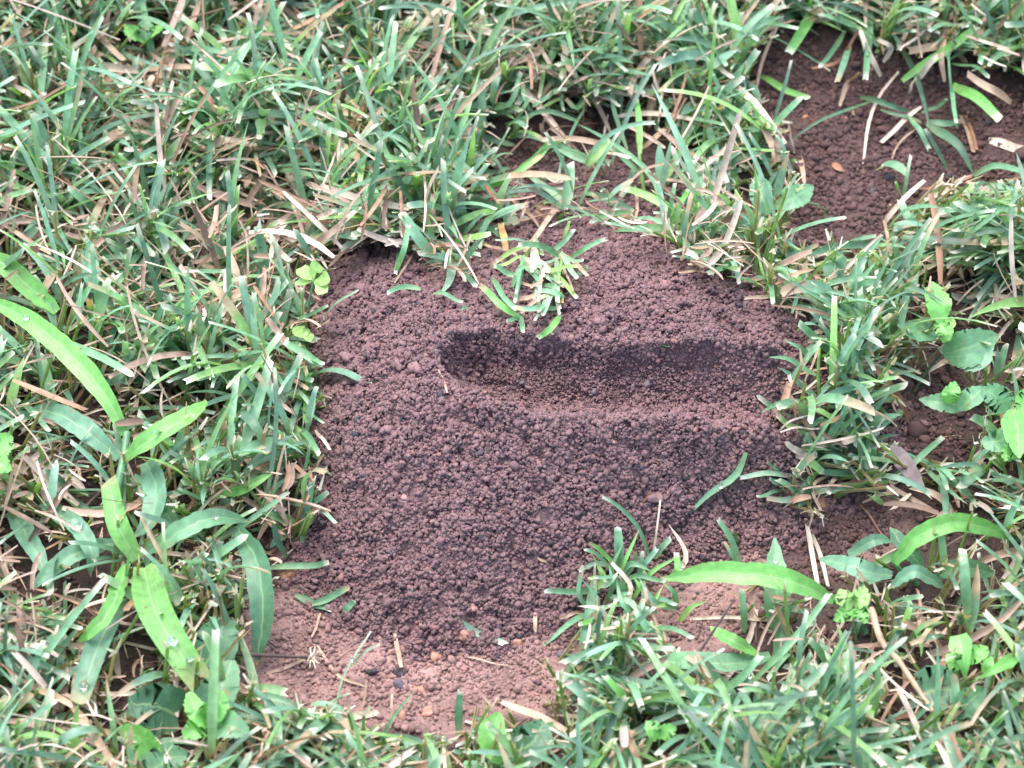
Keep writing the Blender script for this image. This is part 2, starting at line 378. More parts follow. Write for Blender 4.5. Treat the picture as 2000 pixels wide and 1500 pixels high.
# crumbs and grit on the bare ground
N = 230000
x = rng.uniform(-.24, .26, N); y = rng.uniform(-.22, .28, N)
z = ground_h(x, y); ppx, ppy = proj(np.stack([x, y, z], 1))
cv = cover(ppx, ppy); cv = np.maximum(cv, .15)
ok = (mound_h(x, y) < z) & (rng.random(N) < cv); x, y, z, ppx, ppy = [q[ok] for q in (x, y, z, ppx, ppy)]
pk = sstep(-20, 20, polydist(ppx, ppy, PINK)); tr_ = sstep(-20, 20, polydist(ppx, ppy, TOPR))
rad = .00040*np.exp(rng.normal(0, .5, len(x)))*(1+.25*(1-pk)); P = np.stack([x, y, z+rad*.35], 1)
cc = np.where(pk[:, None] > rng.random(len(x))[:, None], soil_cols(len(x), rng, RED*.95), soil_cols(len(x), rng, np.array([.100, .056, .050])))
nf = 60000; xf = rng.uniform(-.2, .24, nf); yf = rng.uniform(-.2, .2, nf); gf = ground_h(xf, yf); mf = mound_h(xf, yf)
okf = (mf < gf) & (rng.random(nf) < .5*np.exp(-(gf-mf)/.002)); xf, yf, gf = xf[okf], yf[okf], gf[okf]; rf = .00062*np.exp(rng.normal(0, .4, len(xf)))
P = np.vstack([P, np.stack([xf, yf, gf+rf*.5], 1)]); rad = np.append(rad, rf); cc = np.vstack([cc, soil_cols(len(xf), rng, SOIL)])
Vg, Fg, Cg = scatter(P, rad, cc, ICO2, rng)
o = tag(link('soil_grit', mesh_np('soil_grit', Vg, Fg, Cg), M_CRUMB), 'fine reddish grit and crumbs strewn over the bare soil', 'grit', kind='stuff')

# ------------------------------------------------------------------ ribbons: blades, straws, leaves
PAL = dict(g=(.150, .315, .165), b=(.165, .41, .100), d=(.075, .180, .095), t=(.140, .290, .180), p=(.27, .40, .27), y=(.28, .46, .14),
           s=(.42, .29, .20), w=(.58, .47, .36), r=(.27, .13, .075), k=(.085, .060, .055), m=(.19, .145, .14), o=(.40, .23, .09))
def profile(kind, t):
    if kind == 'cut': return np.minimum(1, .55+1.6*t)*(1-.28*t**3)
    if kind == 'taper': return np.minimum(1, .55+1.8*t)*np.clip(1-t**3.2, .02, 1)
    if kind == 'wide': return .86*np.clip(.34+2.4*t, 0, 1)**.8*np.clip(1-t**6, .03, 1)
    if kind == 'oval': return np.clip(np.sin(np.pi*np.clip(t, 0.015, .99)**.8), .04, 1)**.75
    if kind == 'heart': return np.clip(np.sin(np.pi*np.clip(t*.93+.04, 0, 1)**.62), .03, 1)**.6
    if kind == 'wedge': return np.clip(t*1.25, .05, 1)*np.clip(1-(t-.8)*1.5, .6, 1)
    return np.ones_like(t)
def ribbons(Cn, side, W, colr, fold=.25, cols=3, fray=None, serr=0.0, r=rng):
    """Cn (n,S,3) centrelines, side (n,S,3), W (n,S) full widths, colr (n,S,3)"""
    n, S, _ = Cn.shape
    T = np.gradient(Cn, axis=1); T /= np.linalg.norm(T, axis=2, keepdims=True)+1e-9
    side = side-(side*T).sum(2, keepdims=True)*T; side /= np.linalg.norm(side, axis=2, keepdims=True)+1e-9
    Nn = np.cross(side, T); Nn *= np.where(Nn[..., 2:] < 0, -1, 1)
    u = np.linspace(-1, 1, cols)
    off = side[:, :, None]*(u[None, None, :, None]*W[:, :, None, None]*.5)
    dip = Nn[:, :, None]*((np.abs(u)[None, None, :, None]-.5)*W[:, :, None, None]*fold)
    V = Cn[:, :, None]+off+dip
    if serr:
        V += side[:, :, None]*((np.abs(u) > .9)*np.sign(u))[None, None, :, None]*W[:, :, None, None]*serr*np.where(np.arange(S) % 2, 1, -1)[None, :, None, None]
    if fray is not None:
        V[:, -1] += T[:, -1][:, None]*(r.uniform(-1, 1, (n, cols))*fray[:, None])[..., None]
    uu = np.broadcast_to(((u+1)/2)[None, None, :], (n, S, cols)); vv = np.broadcast_to(np.linspace(0, 1, S)[None, :, None], (n, S, cols))
    CC = np.broadcast_to(colr[:, :, None], (n, S, cols, 3))
    k = np.arange(n*S*cols).reshape(n, S, cols)
    F = np.stack([k[:, :-1, :-1], k[:, :-1, 1:], k[:, 1:, 1:], k[:, 1:, :-1]], -1).reshape(-1, 4)
    return V.reshape(-1, 3), F, CC.reshape(-1, 3), np.stack([uu, vv], -1).reshape(-1, 2)
def blade_cols(base, S, cut, dry, r, tipc=(.68, .64, .53)):
    """base (n,3); pale cut tips, some dried ends, yellowish foot"""
    n = len(base); t = np.linspace(0, 1, S)[None, :, None]
    c = np.repeat(base[:, None], S, 1)
    foot = np.array([.24, .30, .10]); c = c+(foot-c)*np.clip(.35-t, 0, 1)*1.1
    tip = np.array(tipc)
    amt = np.where(cut[:, None, None], np.clip((t-.93)/.07, 0, 1)*.8, 0)
    amt = np.maximum(amt, np.where(dry[:, None, None] > 0, np.clip((t-(1-dry[:, None, None]))/.12, 0, 1)*.9, 0))
    tc = np.where(dry[:, None, None] > 0, np.array([.42, .29, .19]), tip)
    return c+(tc-c)*amt
def cat(parts):
    Vs, Fs, Cs, Us = [], [], [], []; o = 0
    for v, f, c, u in parts:
        Vs.append(v); Fs.append(f+o); Cs.append(c); Us.append(u); o += len(v)
    return np.vstack(Vs), np.vstack(Fs), np.vstack(Cs), np.vstack(Us)
def tube(C, Rd, colr, sides=6):
    C = np.asarray(C, float); S = len(C); T = np.gradient(C, axis=0); T /= np.linalg.norm(T, axis=1, keepdims=True)+1e-9
    a = np.cross(T, [.13, .21, .97]); a /= np.linalg.norm(a, axis=1, keepdims=True)+1e-9; b = np.cross(T, a)
    th = np.linspace(0, 2*math.pi, sides, endpoint=False)
    Rd = np.broadcast_to(Rd, (S,))
    V = C[:, None]+(a[:, None]*np.cos(th)[None, :, None]+b[:, None]*np.sin(th)[None, :, None])*Rd[:, None, None]
    k = np.arange(S*sides).reshape(S, sides); k2 = np.roll(k, -1, 1)
    F = np.stack([k[:-1], k2[:-1], k2[1:], k[1:]], -1).reshape(-1, 4)
    F = np.vstack([F, [[k[0, 0], k[0, 2], k[0, 3], k[0, 4]], [k[-1, 0], k[-1, 2], k[-1, 3], k[-1, 4]]]]) if sides >= 5 else F
    c = np.broadcast_to(colr, (S, 3))
    return V.reshape(-1, 3), F, np.repeat(c, sides, 0), np.stack([np.tile(np.linspace(0, 1, sides), S), np.repeat(np.linspace(0, 1, S), sides)], 1)
def spline(P, S):
    P = np.asarray(P, float)
    if len(P) == 2: P = np.vstack([P[0], (P[0]+P[1])/2, P[1]])
    d = np.concatenate([[0], np.cumsum(np.linalg.norm(np.diff(P, axis=0), axis=1))]); t = np.linspace(0, d[-1], S)
    E = np.vstack([2*P[0]-P[1], P, 2*P[-1]-P[-2]]); out = []
    for s in t:
        k = min(max(np.searchsorted(d, s)-1, 0), len(P)-2); f = (s-d[k])/(d[k+1]-d[k]+1e-12)
        a, b, c, e_ = E[k], E[k+1], E[k+2], E[k+3]
        out.append(.5*((2*b)+(c-a)*f+(2*a-5*b+4*c-e_)*f*f+(3*b-a-3*c+e_)*f**3))
    return np.array(out)
LIFT = [0]
def traced(spec, lo=2, hi=12, arch=3, S=9, r=rng, kindmap=None):
    """'g14 x,y x,y ...' -> one ribbon. Letter: colour; number: width in px; suffix: c cut, t taper, w wide, o oval, h heart, l limp/dry"""
    tk = spec.split(); head = tk[0]; colr = np.array(PAL[head[0]]); kind = 'cut'
    num = head[1:]
    if num[-1] in 'ctwohgx':
        kind = dict(c='cut', t='taper', w='wide', o='oval', h='heart', g='wedge', x='plain')[num[-1]]; num = num[:-1]
    wd = float(num)*PXM
    pts = [[float(v) for v in p.split(',')] for p in tk[1:]]; n = len(pts); P = []
    for i, p in enumerate(pts):
        f = i/(n-1) if n > 1 else 0
        h = p[2]+(LIFT[0] if p[2] > 3 else 0) if len(p) > 2 else lo+(hi-lo)*f+arch*math.sin(math.pi*f)
        P.append(on(p[0], p[1], h))
    if kind in ('wide', 'oval', 'heart', 'wedge'): S = max(S, 22)
    Cn = spline(P, S)
    tt = np.linspace(0, 1, S)
    if kind in ('wide', 'taper', 'cut') and len(Cn): Cn[:, 2] += .0006*np.sin(tt*7+r.uniform(0, 6))
    T = np.gradient(Cn, axis=0); face = -FWD*.75+np.array([0, 0, .55])+r.normal(0, .22, 3)
    sd_ = np.cross(T, face)
    green = head[0] in 'gbdtpy'
    cut = kind == 'cut'
    if green and kind in ('cut', 'taper'):
        c = blade_cols((colr*r.uniform(.85, 1.15))[None], S, np.array([cut]), np.array([0. if wd > .006 or r.random() < .85 else .2]), r, (.42, .34, .17) if wd > .006 else (.74, .70, .60))
    else:
        c = np.repeat((colr*r.uniform(.9, 1.1))[None, None], S, 1)
        if kind == 'wide' : c = c*(1+.18*np.sin(tt*5+r.uniform(0, 6)))[None, :, None]; c[:, -1] = (.40, .30, .16)
        if not green: c = c*(1+.15*r.normal(size=(1, S, 1)))
    if kind in ('wide', 'oval', 'heart') and wd > .005: Cn = Cn+sd_/(np.linalg.norm(sd_, axis=1, keepdims=True)+1e-9)*(r.normal(0, .00022, (S, 1)))
    cols = 7 if kind in ('wide', 'oval', 'heart', 'wedge') else 3
    fold = {'wide': .16, 'oval': .12, 'heart': .12, 'wedge': .1}.get(kind, .22)
    return ribbons(Cn[None], sd_[None], (wd*profile(kind, tt))[None], c, fold, cols,
                   np.array([wd*.35]) if cut else None, .018 if kind in ('oval', 'heart') and wd > .008 else 0, r), Cn

#TRACED_BEGIN
# ------------------------------------------------------------------ plants, blades and straws one can single out
HERO = []          # (px, py, radius px) of every traced piece: the lawn leaves room for them
LINES = []
def mat_for(part, head):
    if part in ('leaf', 'leaflet'): return M_LEAF
    return M_STRAW if head in 'srwokm' else M_BLADE
def build_piece(name, spec, lo, hi, arch, parent=None, origin=None, r=rng):
    part_tube = spec.startswith('@'); s = spec[1:] if part_tube else spec
    head = s[0]
    if part_tube:
        tk = s.split(); wd = float(tk[0][1:])*PXM; pts = [[float(v) for v in p.split(',')] for p in tk[1:]]; n = len(pts)
        P = [on(p[0], p[1], p[2]+(LIFT[0] if p[2] > 3 else 0) if len(p) > 2 else lo+(hi-lo)*i/(n-1)+arch*math.sin(math.pi*i/(n-1))) for i, p in enumerate(pts)]
        S = 14; Cn = spline(P, S); rad = wd*.5*(1-.3*np.linspace(0, 1, S))*(1+.12*np.sin(np.arange(S)*2.1))
        geo = tube(Cn, rad, np.array(PAL[head])*(1+.12*r.normal(size=(S, 1))), 7)
    else:
        geo, Cn = traced(s, lo, hi, arch, 9, r); wd = 12*PXM
    o0 = origin if origin is not None else Cn[0]
    me = mesh_np(name, geo[0]-o0, geo[1], geo[2], geo[3])
    o = link(name, me, M_TWIG if part_tube and head in 'km' else mat_for(name, head), parent, None if parent else tuple(o0))
    a, b = proj(Cn); w0 = float(''.join(ch for ch in s.split()[0][1:] if ch.isdigit() or ch == '.'))
    LINES.append(Cn)
    if name not in ('straw', 'blade') or parent is None:
        for q in range(len(Cn)): HERO.append((a[q], b[q], w0*.5))
    return o
def plant(name, label, category, lo, hi, arch, pieces, group=None):
    first = pieces[0][1].lstrip('@').split()[1].split(',')
    org = on(float(first[0]), float(first[1]), 0)
    e_ = empty(name, tuple(org), label, category, group)
    LIFT[0] = 12 if name == 'broadleaf_weed'  or name == 'clover_sprig' else 0
    for part, spec in pieces:
        build_piece(part, spec, lo, hi, arch, e_, org)
    LIFT[0] = 0
    return e_
def single(name, label, category, lo, hi, arch, spec, group=None):
    return tag(build_piece(name, spec, lo, hi, arch), label, category, group)
def many(part, block): return [(part, s.strip()) for s in block.strip().splitlines() if s.strip()]

plant('crabgrass_plant', 'large crabgrass with broad bright leaves spreading left of the mound', 'grass plant', 24, 34, 4,
 [('stem', '@g20 275,1112,4 262,1080,14 236,1010,22 228,960,26 240,905,30 248,845,34')]+many('leaf', """
 b50w 246,846,34 205,772,42 140,697,46 62,628,44 -40,575,36
 b50w 112,608,26 45,548,34 -45,478,36
 b50w 236,905,30 278,868,40 335,832,44 378,802,42 404,780,36
 t50w 232,895,26 180,848,34 120,812,32 58,798,22
 t58w 285,900,24 304,960,28 292,1015,26 262,1050,22
 b42 268,1092,24 232,1030,34 212,935,40
 g46w 288,1078,22 350,1036,32 420,1012,32 486,1016,24
 d58w 462,1026,26 500,1100,28 512,1190,20 502,1298,6
 b64 280,1108,26 300,1185,38 342,1262,40 388,1328,34
 b36w 248,1102,22 216,1185,30 178,1232,28 150,1256,20
 t48 238,1168,14 190,1260,24 155,1375,22
 t42w 80,985,14 145,1022,24 178,1080,22 176,1128,12
 g24 300,1100,22 330,1140,24 348,1172,20
 b22w 430,965,20 480,952,28 532,926,30
 t44w 225,1060,14 150,1078,20 60,1150,14
 t44w 20,1000,10 60,1060,18 95,1130,14
 g40w 260,930,18 320,1000,18 360,1060,10""")) 
plant('crabgrass_plant', 'crabgrass with a long arched leaf reaching left over the pink soil', 'grass plant', 12, 26, 4,
 [('stem', '@g15 1690,1235,2 1660,1190,14 1622,1168,20')]+many('leaf', """
 b50w 1628,1170,22 1562,1142,30 1480,1124,32 1395,1117,30 1290,1128,22
 g50o 1522,1250,2 1517,1150,18 1514,1050,22
 g34w 1516,1300,4 1526,1240,8 1520,1170,12
 b30w 1478,1275,14 1430,1252,20 1386,1222,16
 g46w 1505,1278,10 1420,1296,16 1330,1292,16 1248,1296,8"""))
plant('crabgrass_plant', 'crabgrass with teal drooping leaves at the lower right grass edge', 'grass plant', 12, 26, 4,
 [('stem', '@g12 1790,1140,2 1760,1115,12 1745,1095,18')]+many('leaf', """
 b42w 1746,1102,20 1790,1050,32 1850,1021,36 1915,1028,32 1975,1056,22
 t46w 1742,1122,18 1680,1112,24 1598,1088,16
 t28w 1656,1082,14 1700,1058,22 1742,1056,18
 t30w 1742,1148,16 1790,1116,24 1848,1152,14
 d38w 1800,1110,10 1770,1070,16 1738,1030,14
 g42w 1830,1120,10 1880,1110,16 1945,1118,10"""))
plant('broadleaf_weed', 'small weed with a pair of serrated oval leaves beside the upper soil', 'weed', 6, 14, 1,
 many('leaf', """
 g48o 1500,420,8 1488,380,14 1476,342,16
 g52o 1512,405,8 1545,388,16 1588,362,16
 d44o 1500,425,6 1478,432,8 1440,440,6""")+[('stem', '@g6 1500,445,1 1504,415,8')])
plant('broadleaf_weed', 'weed with an upright glossy heart leaf right of the mound', 'weed', 16, 34, 1,
 [('stem', '@b6 1850,690,4 1838,640,20 1832,612,28')]+many('leaf', """
 b54o 1836,632,26 1832,590,32 1822,550,30
 b36o 1832,626,26 1846,650,26 1842,670,22
 y26o 1836,628,26 1852,636,26 1858,618,24
 g46o 1832,640,14 1795,648,20 1752,636,18
 g74o 1842,690,12 1890,680,20 1950,655,18
 t50o 1870,700,10 1905,705,16 1940,680,18"""))
plant('broadleaf_weed', 'bright weed with clustered oval leaves at the right edge', 'weed', 16, 34, 1,
 [('stem', '@g7 1980,900,2 1970,860,18 1965,810,26')]+many('leaf', """
 g42o 1880,790,10 1840,786,18 1795,780,16
 b34o 1852,790,16 1858,768,22 1866,745,22
 g44o 1872,800,12 1900,775,18 1925,755,16
 g56o 1970,800,20 1945,775,26 1915,758,26
 b60o 1980,800,24 1988,850,28 1990,895,26
 g52o 1970,850,16 1945,862,20 1915,862,18
 b36o 1985,890,20 1970,880,24 1962,900,22
 b40o 1990,805,24 2005,780,26 2020,760,24"""))
plant('broadleaf_weed', 'lobed light green weed leaves low in the right hand corner grass', 'weed', 16, 34, 1,
 many('leaf', """
 b44g 1885,1330,20 1882,1290,28 1872,1240,30
 b34o 1880,1300,24 1862,1290,28 1848,1278,28
 b34o 1886,1290,24 1910,1275,28 1928,1262,26
 b26g 1900,1330,22 1940,1310,28 1985,1282,26
 b22o 1925,1318,24 1930,1298,28 1938,1282,28
 g52o 1870,1400,8 1895,1370,14 1925,1345,14
 d90o 1790,1360,4 1835,1345,6 1880,1350,6""")+[('stem', '@g7 1888,1400,2 1886,1325,22')])
plant('broadleaf_weed', 'rosette of rounded leaves below the big crabgrass leaf', 'weed', 6, 20, 1,
 [('stem', '@g8 412,1440,2 408,1410,16')]+many('leaf', """
 d86h 400,1300,6 425,1250,12 440,1205,12
 g74h 400,1400,8 430,1345,14 455,1290,14
 b44h 405,1408,16 385,1390,24 368,1352,24
 b40h 408,1408,16 428,1380,24 432,1350,24
 b46h 402,1412,16 380,1425,20 358,1440,18
 g60h 414,1412,14 450,1418,20 486,1432,18
 d92h 350,1400,4 305,1380,10 250,1372,10
 b56h 300,1480,8 270,1440,14 232,1425,14
 g64h 290,1510,6 330,1480,10 365,1478,10"""))
plant('broadleaf_weed', 'two round leaves of a weed under the bottom edge of bare soil', 'weed', 6, 14, 1,
 [('stem', '@g7 1000,1500,2 996,1470,8')]+many('leaf', """
 b56h 990,1480,8 962,1440,16 975,1392,14
 d78h 996,1470,6 1040,1450,10 1062,1408,10
 g60h 990,1490,3 950,1500,6 905,1490,6"""))
plant('clover_sprig', 'pale yellow-green clover at the upper left edge of the mound', 'clover', 16, 26, 1,
 [('stem', '@g6 602,640,1 604,590,14 612,548,24')]+many('leaflet', """
 y30g 612,548,25 598,538,27 588,522,27
 y30g 613,547,25 612,530,28 624,516,28
 y30g 614,548,25 630,545,27 642,538,27
 y28g 613,550,25 626,560,26 630,574,25
 y24g 610,550,25 594,552,26 582,546,25
 y26o 605,645,10 592,650,13 572,640,12
 y22o 603,648,10 602,655,12 606,668,12"""))
plant('clover_sprig', 'tiny round clover in the grass right of the long arched leaf', 'clover', 16, 26, 1,
 [('stem', '@g5 1672,1260,1 1668,1220,14 1666,1185,26')]+many('leaflet', """
 y34o 1666,1184,27 1652,1172,30 1640,1150,30
 y34o 1668,1182,27 1680,1170,30 1690,1146,30
 b30o 1664,1188,26 1646,1200,28 1628,1212,26
 b30o 1670,1188,26 1684,1200,28 1690,1218,26"""))
plant('clover_sprig', 'bright scalloped leaves cut off by the left picture edge', 'clover', 16, 26, 1,
 [('stem', '@g6 -10,930,1 -4,890,26')]+many('leaflet', """
 b50h -20,880,30 -2,870,32 22,850,32
 b46h -20,890,28 0,905,30 20,920,28"""))
plant('broadleaf_weed', 'small bright seedling in the grass along the bottom edge', 'weed', 14, 24, 1,
 [('stem', '@b5 1286,1490,2 1288,1440,20')]+many('leaf', """
 b30o 1288,1442,22 1276,1425,26 1262,1408,26
 b30o 1290,1442,22 1304,1428,26 1320,1418,26"""))
plant('broadleaf_weed', 'low green weed leaves in the grass at the upper left', 'weed', 10, 18, 1,
 [('stem', '@g5 282,110,1 284,80,12')]+many('leaf', """
 b44h 284,82,12 262,66,18 248,48,18
 b44h 286,80,12 300,62,18 318,50,18
 g40h 282,84,12 284,60,16 286,36,16"""))
plant('broadleaf_weed', 'dark round leaf in the gap behind the mound right shoulder', 'weed', 6, 12, 1,
 [('stem', '@g5 1632,560,1 1632,540,8')]+many('leaf', """
 d46h 1632,545,8 1630,515,12 1632,490,12"""))

# tufts that lean over the soil
_r = np.random.default_rng(33); FOOT_TUFT = []
for _k in range(44):
    _x, _y = _r.uniform(1150, 1330), _r.uniform(1120, 1290); _a = _r.normal(-1.6, 1.1); _l = _r.uniform(40, 110)
    _c = _r.choice(list('gggtpbyws')); _w = int(_r.integers(8, 15)); _b = _r.uniform(-.35, .35); _h = _r.integers(1, 8)
    FOOT_TUFT.append(('straw' if _c in 'sw' else 'blade', '%s%d%s %d,%d,%d %d,%d,%d %d,%d,%d' % (_c, _w, 't' if _k % 3 else '', _x, _y, _h,
        _x+_l*.5*math.cos(_a-_b), _y+_l*.5*math.sin(_a-_b), _h+8, _x+_l*math.cos(_a+_b), _y+_l*math.sin(_a+_b), _h+10)))
_r = np.random.default_rng(21); RIM_TUFT = []
for _k in range(34):
    _x, _y = [(1096, 498), (1064, 520), (1020, 505), (1085, 560), (1040, 470)][_k % 5]; _x += _r.normal(0, 5); _y += _r.normal(0, 5); _a = _r.normal(1.9, 1.0); _l = _r.uniform(38, 95)
    _c = _r.choice(list('ggpptyssw')); _w = int(_r.integers(6, 12))
    RIM_TUFT.append(('straw' if _c in 'sw' else 'blade', '%s%d %d,%d,%d %d,%d,%d' % (_c, _w, _x, _y, _r.integers(4, 10), _x+_l*math.cos(_a), _y+_l*math.sin(_a), _r.integers(5, 14))))
plant('grass_tuft', 'tuft of cut blades hanging over the back rim of the hollow', 'grass tuft', 3, 9, 2,
 [('stem', '@y7 1100,500,8 1092,540,8 1088,590,8')]+many('blade', """
 b14 1018,622 975,592 937,557
 g9 1018,623 990,624
 g11 1018,620 1021,648
 b13 1094,613 1078,640 1050,658
 g12 1085,540 1105,500
 g11 1108,508 1142,485 1184,468
 g13 1105,507 1065,483 1010,478
 p9 1125,540 1148,522
 g12 1090,590 1095,575 1050,568
 t12 1090,600 1040,604 1005,598
 g11 1075,500 1120,450
 g10 1000,560 1012,530 1035,518
 g12 960,540 985,580 1012,606
 g10 1060,560 1102,556
 b9 1030,470 1060,500
 t12 1090,550 1065,590
 g11 1010,540 965,520
 y8 1100,470 1112,430
 g10 1000,470 940,440""")+many('straw', """
 s9 955,525 980,500
 w19 1020,508 1045,512 1072,530
 s13 1065,535 1100,560
 o15 990,500 985,470 978,436
 s8 1000,540 1040,560 1060,545
 w7 1040,580 1075,565
 s10 1000,590 1045,575
 o10 1090,560 1098,590""")+RIM_TUFT)
plant('grass_tuft', 'tuft pressing against the mound left flank under the clover', 'grass tuft', 6, 20, 3,
 [('stem', '@y7 560,720,0 565,680,12 562,640,22')]+many('blade', """
 g12 566,660 600,690 632,712
 p9 546,763 580,762 610,798
 g11 555,640 590,620 640,600
 g13 575,830 600,850 624,886
 t13 540,700 580,730 612,745
 p8 620,640 650,600 700,565
 g11 560,790 595,800 630,828
 g12 552,610 575,580 590,560
 b9 590,780 600,745 596,715""")+many('straw', """
 s6 600,660 622,640 645,622
 w7 616,840 630,858 645,878
 s5 612,926 622,905 632,886
 s10 540,720 575,745 602,760"""))
plant('grass_tuft', 'dark shaded tuft at the lower left corner of the mound', 'grass tuft', 4, 18, 3,
 [('stem', '@y7 570,1000,0 580,960,10 590,930,16')]+many('blade', """
 d16 590,1060 600,1000 612,930
 g13 520,1020 555,960 575,900
 t13 560,980 600,985 640,960
 g11 585,960 600,900 605,870
 p10 590,1010 630,1000 655,1020
 d12 560,1090 540,1050 535,1010""")+many('straw', """
 s14 505,1055 530,1000 560,940
 w10 560,945 580,930 598,925
 s8 590,935 620,930 640,910"""))
plant('grass_tuft', 'sparse drooping blades on the back left of the mound', 'grass tuft', 2, 5, 2, many('blade', """
 p20t 885,500 878,545 858,576
 g11 822,567 790,558 756,574
 g9 846,572 872,576 903,590
 g10 784,487 776,512 772,535
 g11 870,480 905,492 940,498
 d13 890,500 912,540 930,560
 g11 925,500 900,470 880,430""")+many('straw', """
 s5 815,487 790,520 770,555
 s9 826,507 860,495
 s8 930,510 905,550"""))
plant('grass_tuft', 'leafy shoot arching down the mound right shoulder', 'grass tuft', 4, 12, 3,
 [('stem', '@y7 1500,560,0 1486,520,8 1468,430,20 1436,371,30')]+many('blade', """
 g13 1484,506 1435,512 1382,536
 g13 1488,500 1525,515 1553,555
 g12 1496,515 1505,550 1510,594
 g10 1430,501 1352,494
 b14 1440,380 1432,330 1423,270
 g8 1436,371 1402,273
 g11 1475,444 1490,390 1517,332
 p10 1489,462 1530,405 1559,364
 g11 1465,440 1390,420 1325,412
 t13 1478,450 1400,448 1322,455
 g11 1480,470 1400,480 1340,500
 g11 1484,470 1440,460 1330,444
 g10 1430,370 1380,360 1340,380
 g12 1500,500 1560,490 1598,480""")+many('straw', """
 s8 1384,531 1325,531
 s8 1517,583 1485,578 1452,584
 s7 1560,540 1572,520 1588,490
 s10 1470,520 1430,500
 w9 1552,515 1515,510"""))
plant('grass_tuft', 'slender shoot with long blades fanning left over the mound', 'grass tuft', 6, 16, 3,
 [('stem', '@y8 1604,805,0 1598,740,10 1600,680,20')]+many('blade', """
 g12t 1594,732 1545,705 1500,696
 g13t 1594,711 1561,680 1531,662
 t14t 1594,777 1560,745 1520,718
 g11t 1597,788 1540,782 1485,807
 g9 1608,795 1660,800 1702,819
 g18 1650,714 1605,670 1557,630
 g12 1601,763 1640,735 1713,711
 g14 1650,763 1692,718
 p14 1576,683 1610,665 1648,655
 p16 1600,672 1680,664 1750,665 1820,666
 p12 1580,634 1602,622 1626,616
 b8 1600,700 1622,688""")+many('straw', """
 w6 1538,774 1565,765 1594,742
 w4 1524,840 1550,818 1582,812
 w5 1524,843 1560,836 1601,837"""))
plant('grass_tuft', 'upright tall blades rising right of the fanning shoot', 'grass tuft', 4, 26, 3,
 [('stem', '@y8 1750,720,0 1737,669,12 1716,610,26')]+many('blade', """
 b12 1737,669 1716,610 1712,529
 g16 1734,648 1780,567 1793,505
 b20t 1671,662 1615,585 1601,540
 p14 1667,658 1700,615 1772,595
 g14 1690,660 1720,640 1772,600
 g10 1680,700 1690,640 1700,600
 t14 1700,650 1660,620 1600,580
 g12 1698,690 1694,740 1690,770
 b9 1712,690 1700,660 1696,618""")+many('straw', """
 w15 1737,676 1705,620 1674,576
 s6 1713,721 1740,685 1765,658
 r15 1776,820 1745,760 1702,711
 s12 1692,855 1685,800 1675,753
 s9 1650,770 1660,720 1672,680"""))
plant('grass_tuft', 'low tuft with pale blades at the lower right mound flank', 'grass tuft', 2, 9, 2,
 [('stem', '@y7 1700,940,0 1640,920,5 1590,925,6')]+many('blade', """
 p12 1555,928 1500,926 1443,932
 g11 1560,918 1582,890 1608,855
 g12 1604,907 1580,940 1552,974
 p13 1590,960 1545,974 1500,974
 g9 1530,957 1480,970
 g9 1528,922 1498,904
 t15 1532,955 1504,935
 g11t 1709,949 1655,950 1608,972
 g15 1699,938 1665,920 1629,900
 g15 1702,938 1685,905 1660,890
 b13 1706,940 1706,900 1708,872
 b12 1713,928 1735,895 1752,862
 g14 1734,938 1790,900 1840,854
 g14 1695,945 1650,925 1600,920
 t11 1720,950 1760,930 1775,950
 d14 1600,900 1607,870 1608,830
 g12 1610,900 1590,885 1578,845
 g10 1580,865 1585,835 1605,815""")+many('straw', """
 w14 1576,896 1555,880 1535,863
 s7 1622,925 1587,952 1604,996
 s9 1640,930 1620,945
 r8 1760,965 1740,950 1660,940
 s14 1865,1010 1840,975 1780,950
 s8 1685,980 1730,965 1760,960"""))
plant('grass_tuft', 'spiky short tuft at the foot of the mound front', 'grass tuft', 3, 12, 2,
 [('stem', '@y8 1240,1200,0 1225,1160,6 1212,1120,10')]+many('blade', """
 g19 1210,1115 1208,1070 1206,1026
 b9 1203,1108 1180,1080 1150,1062
 g12 1171,1157 1120,1154 1066,1156
 g8 1241,1188 1200,1182 1157,1187
 g12t 1164,1192 1110,1220 1058,1264
 g10 1241,1192 1210,1210 1185,1235
 b11t 1234,1171 1276,1115 1330,1083
 p9 1200,1110 1160,1100 1130,1115
 g9 1190,1110 1170,1085 1142,1075
 g10 1212,1140 1250,1125 1300,1135
 g9 1215,1130 1240,1100 1240,1075
 t21 1160,1130 1150,1210 1130,1305
 g11 1240,1195 1222,1225 1212,1260
 g10 1245,1160 1250,1120 1254,1080
 y8 1200,1150 1180,1130 1150,1130
 g13 1235,1180 1220,1150 1180,1130
 t10 1245,1180 1280,1170 1320,1180""")+many('straw', """
 s7 1136,1195 1094,1206
 w5 1205,1175 1216,1150 1210,1125
 w5 1160,1150 1162,1100""")+FOOT_TUFT)
plant('grass_tuft', 'curled blade and thin straw at the right foot of the mound', 'grass tuft', 1, 8, 2, many('blade', """
 g8 1270,1094,1 1245,1027,10 1210,990,10 1176,972,9
 g13 1276,1090,1 1293,1070,6 1311,1048,8""")+many('straw', """
 w4 1273,1090,1 1282,1040,8 1290,975,12"""))
plant('grass_tuft', 'two upright thin blades between the pink soil and the mound', 'grass tuft', 1, 14, 2, many('blade', """
 g12 1447,1108 1430,1059 1401,1010
 g9 1452,1120 1432,1090 1415,1060
 g14 1454,1234 1452,1190 1448,1150
 d9 1440,1060 1432,1030"""))
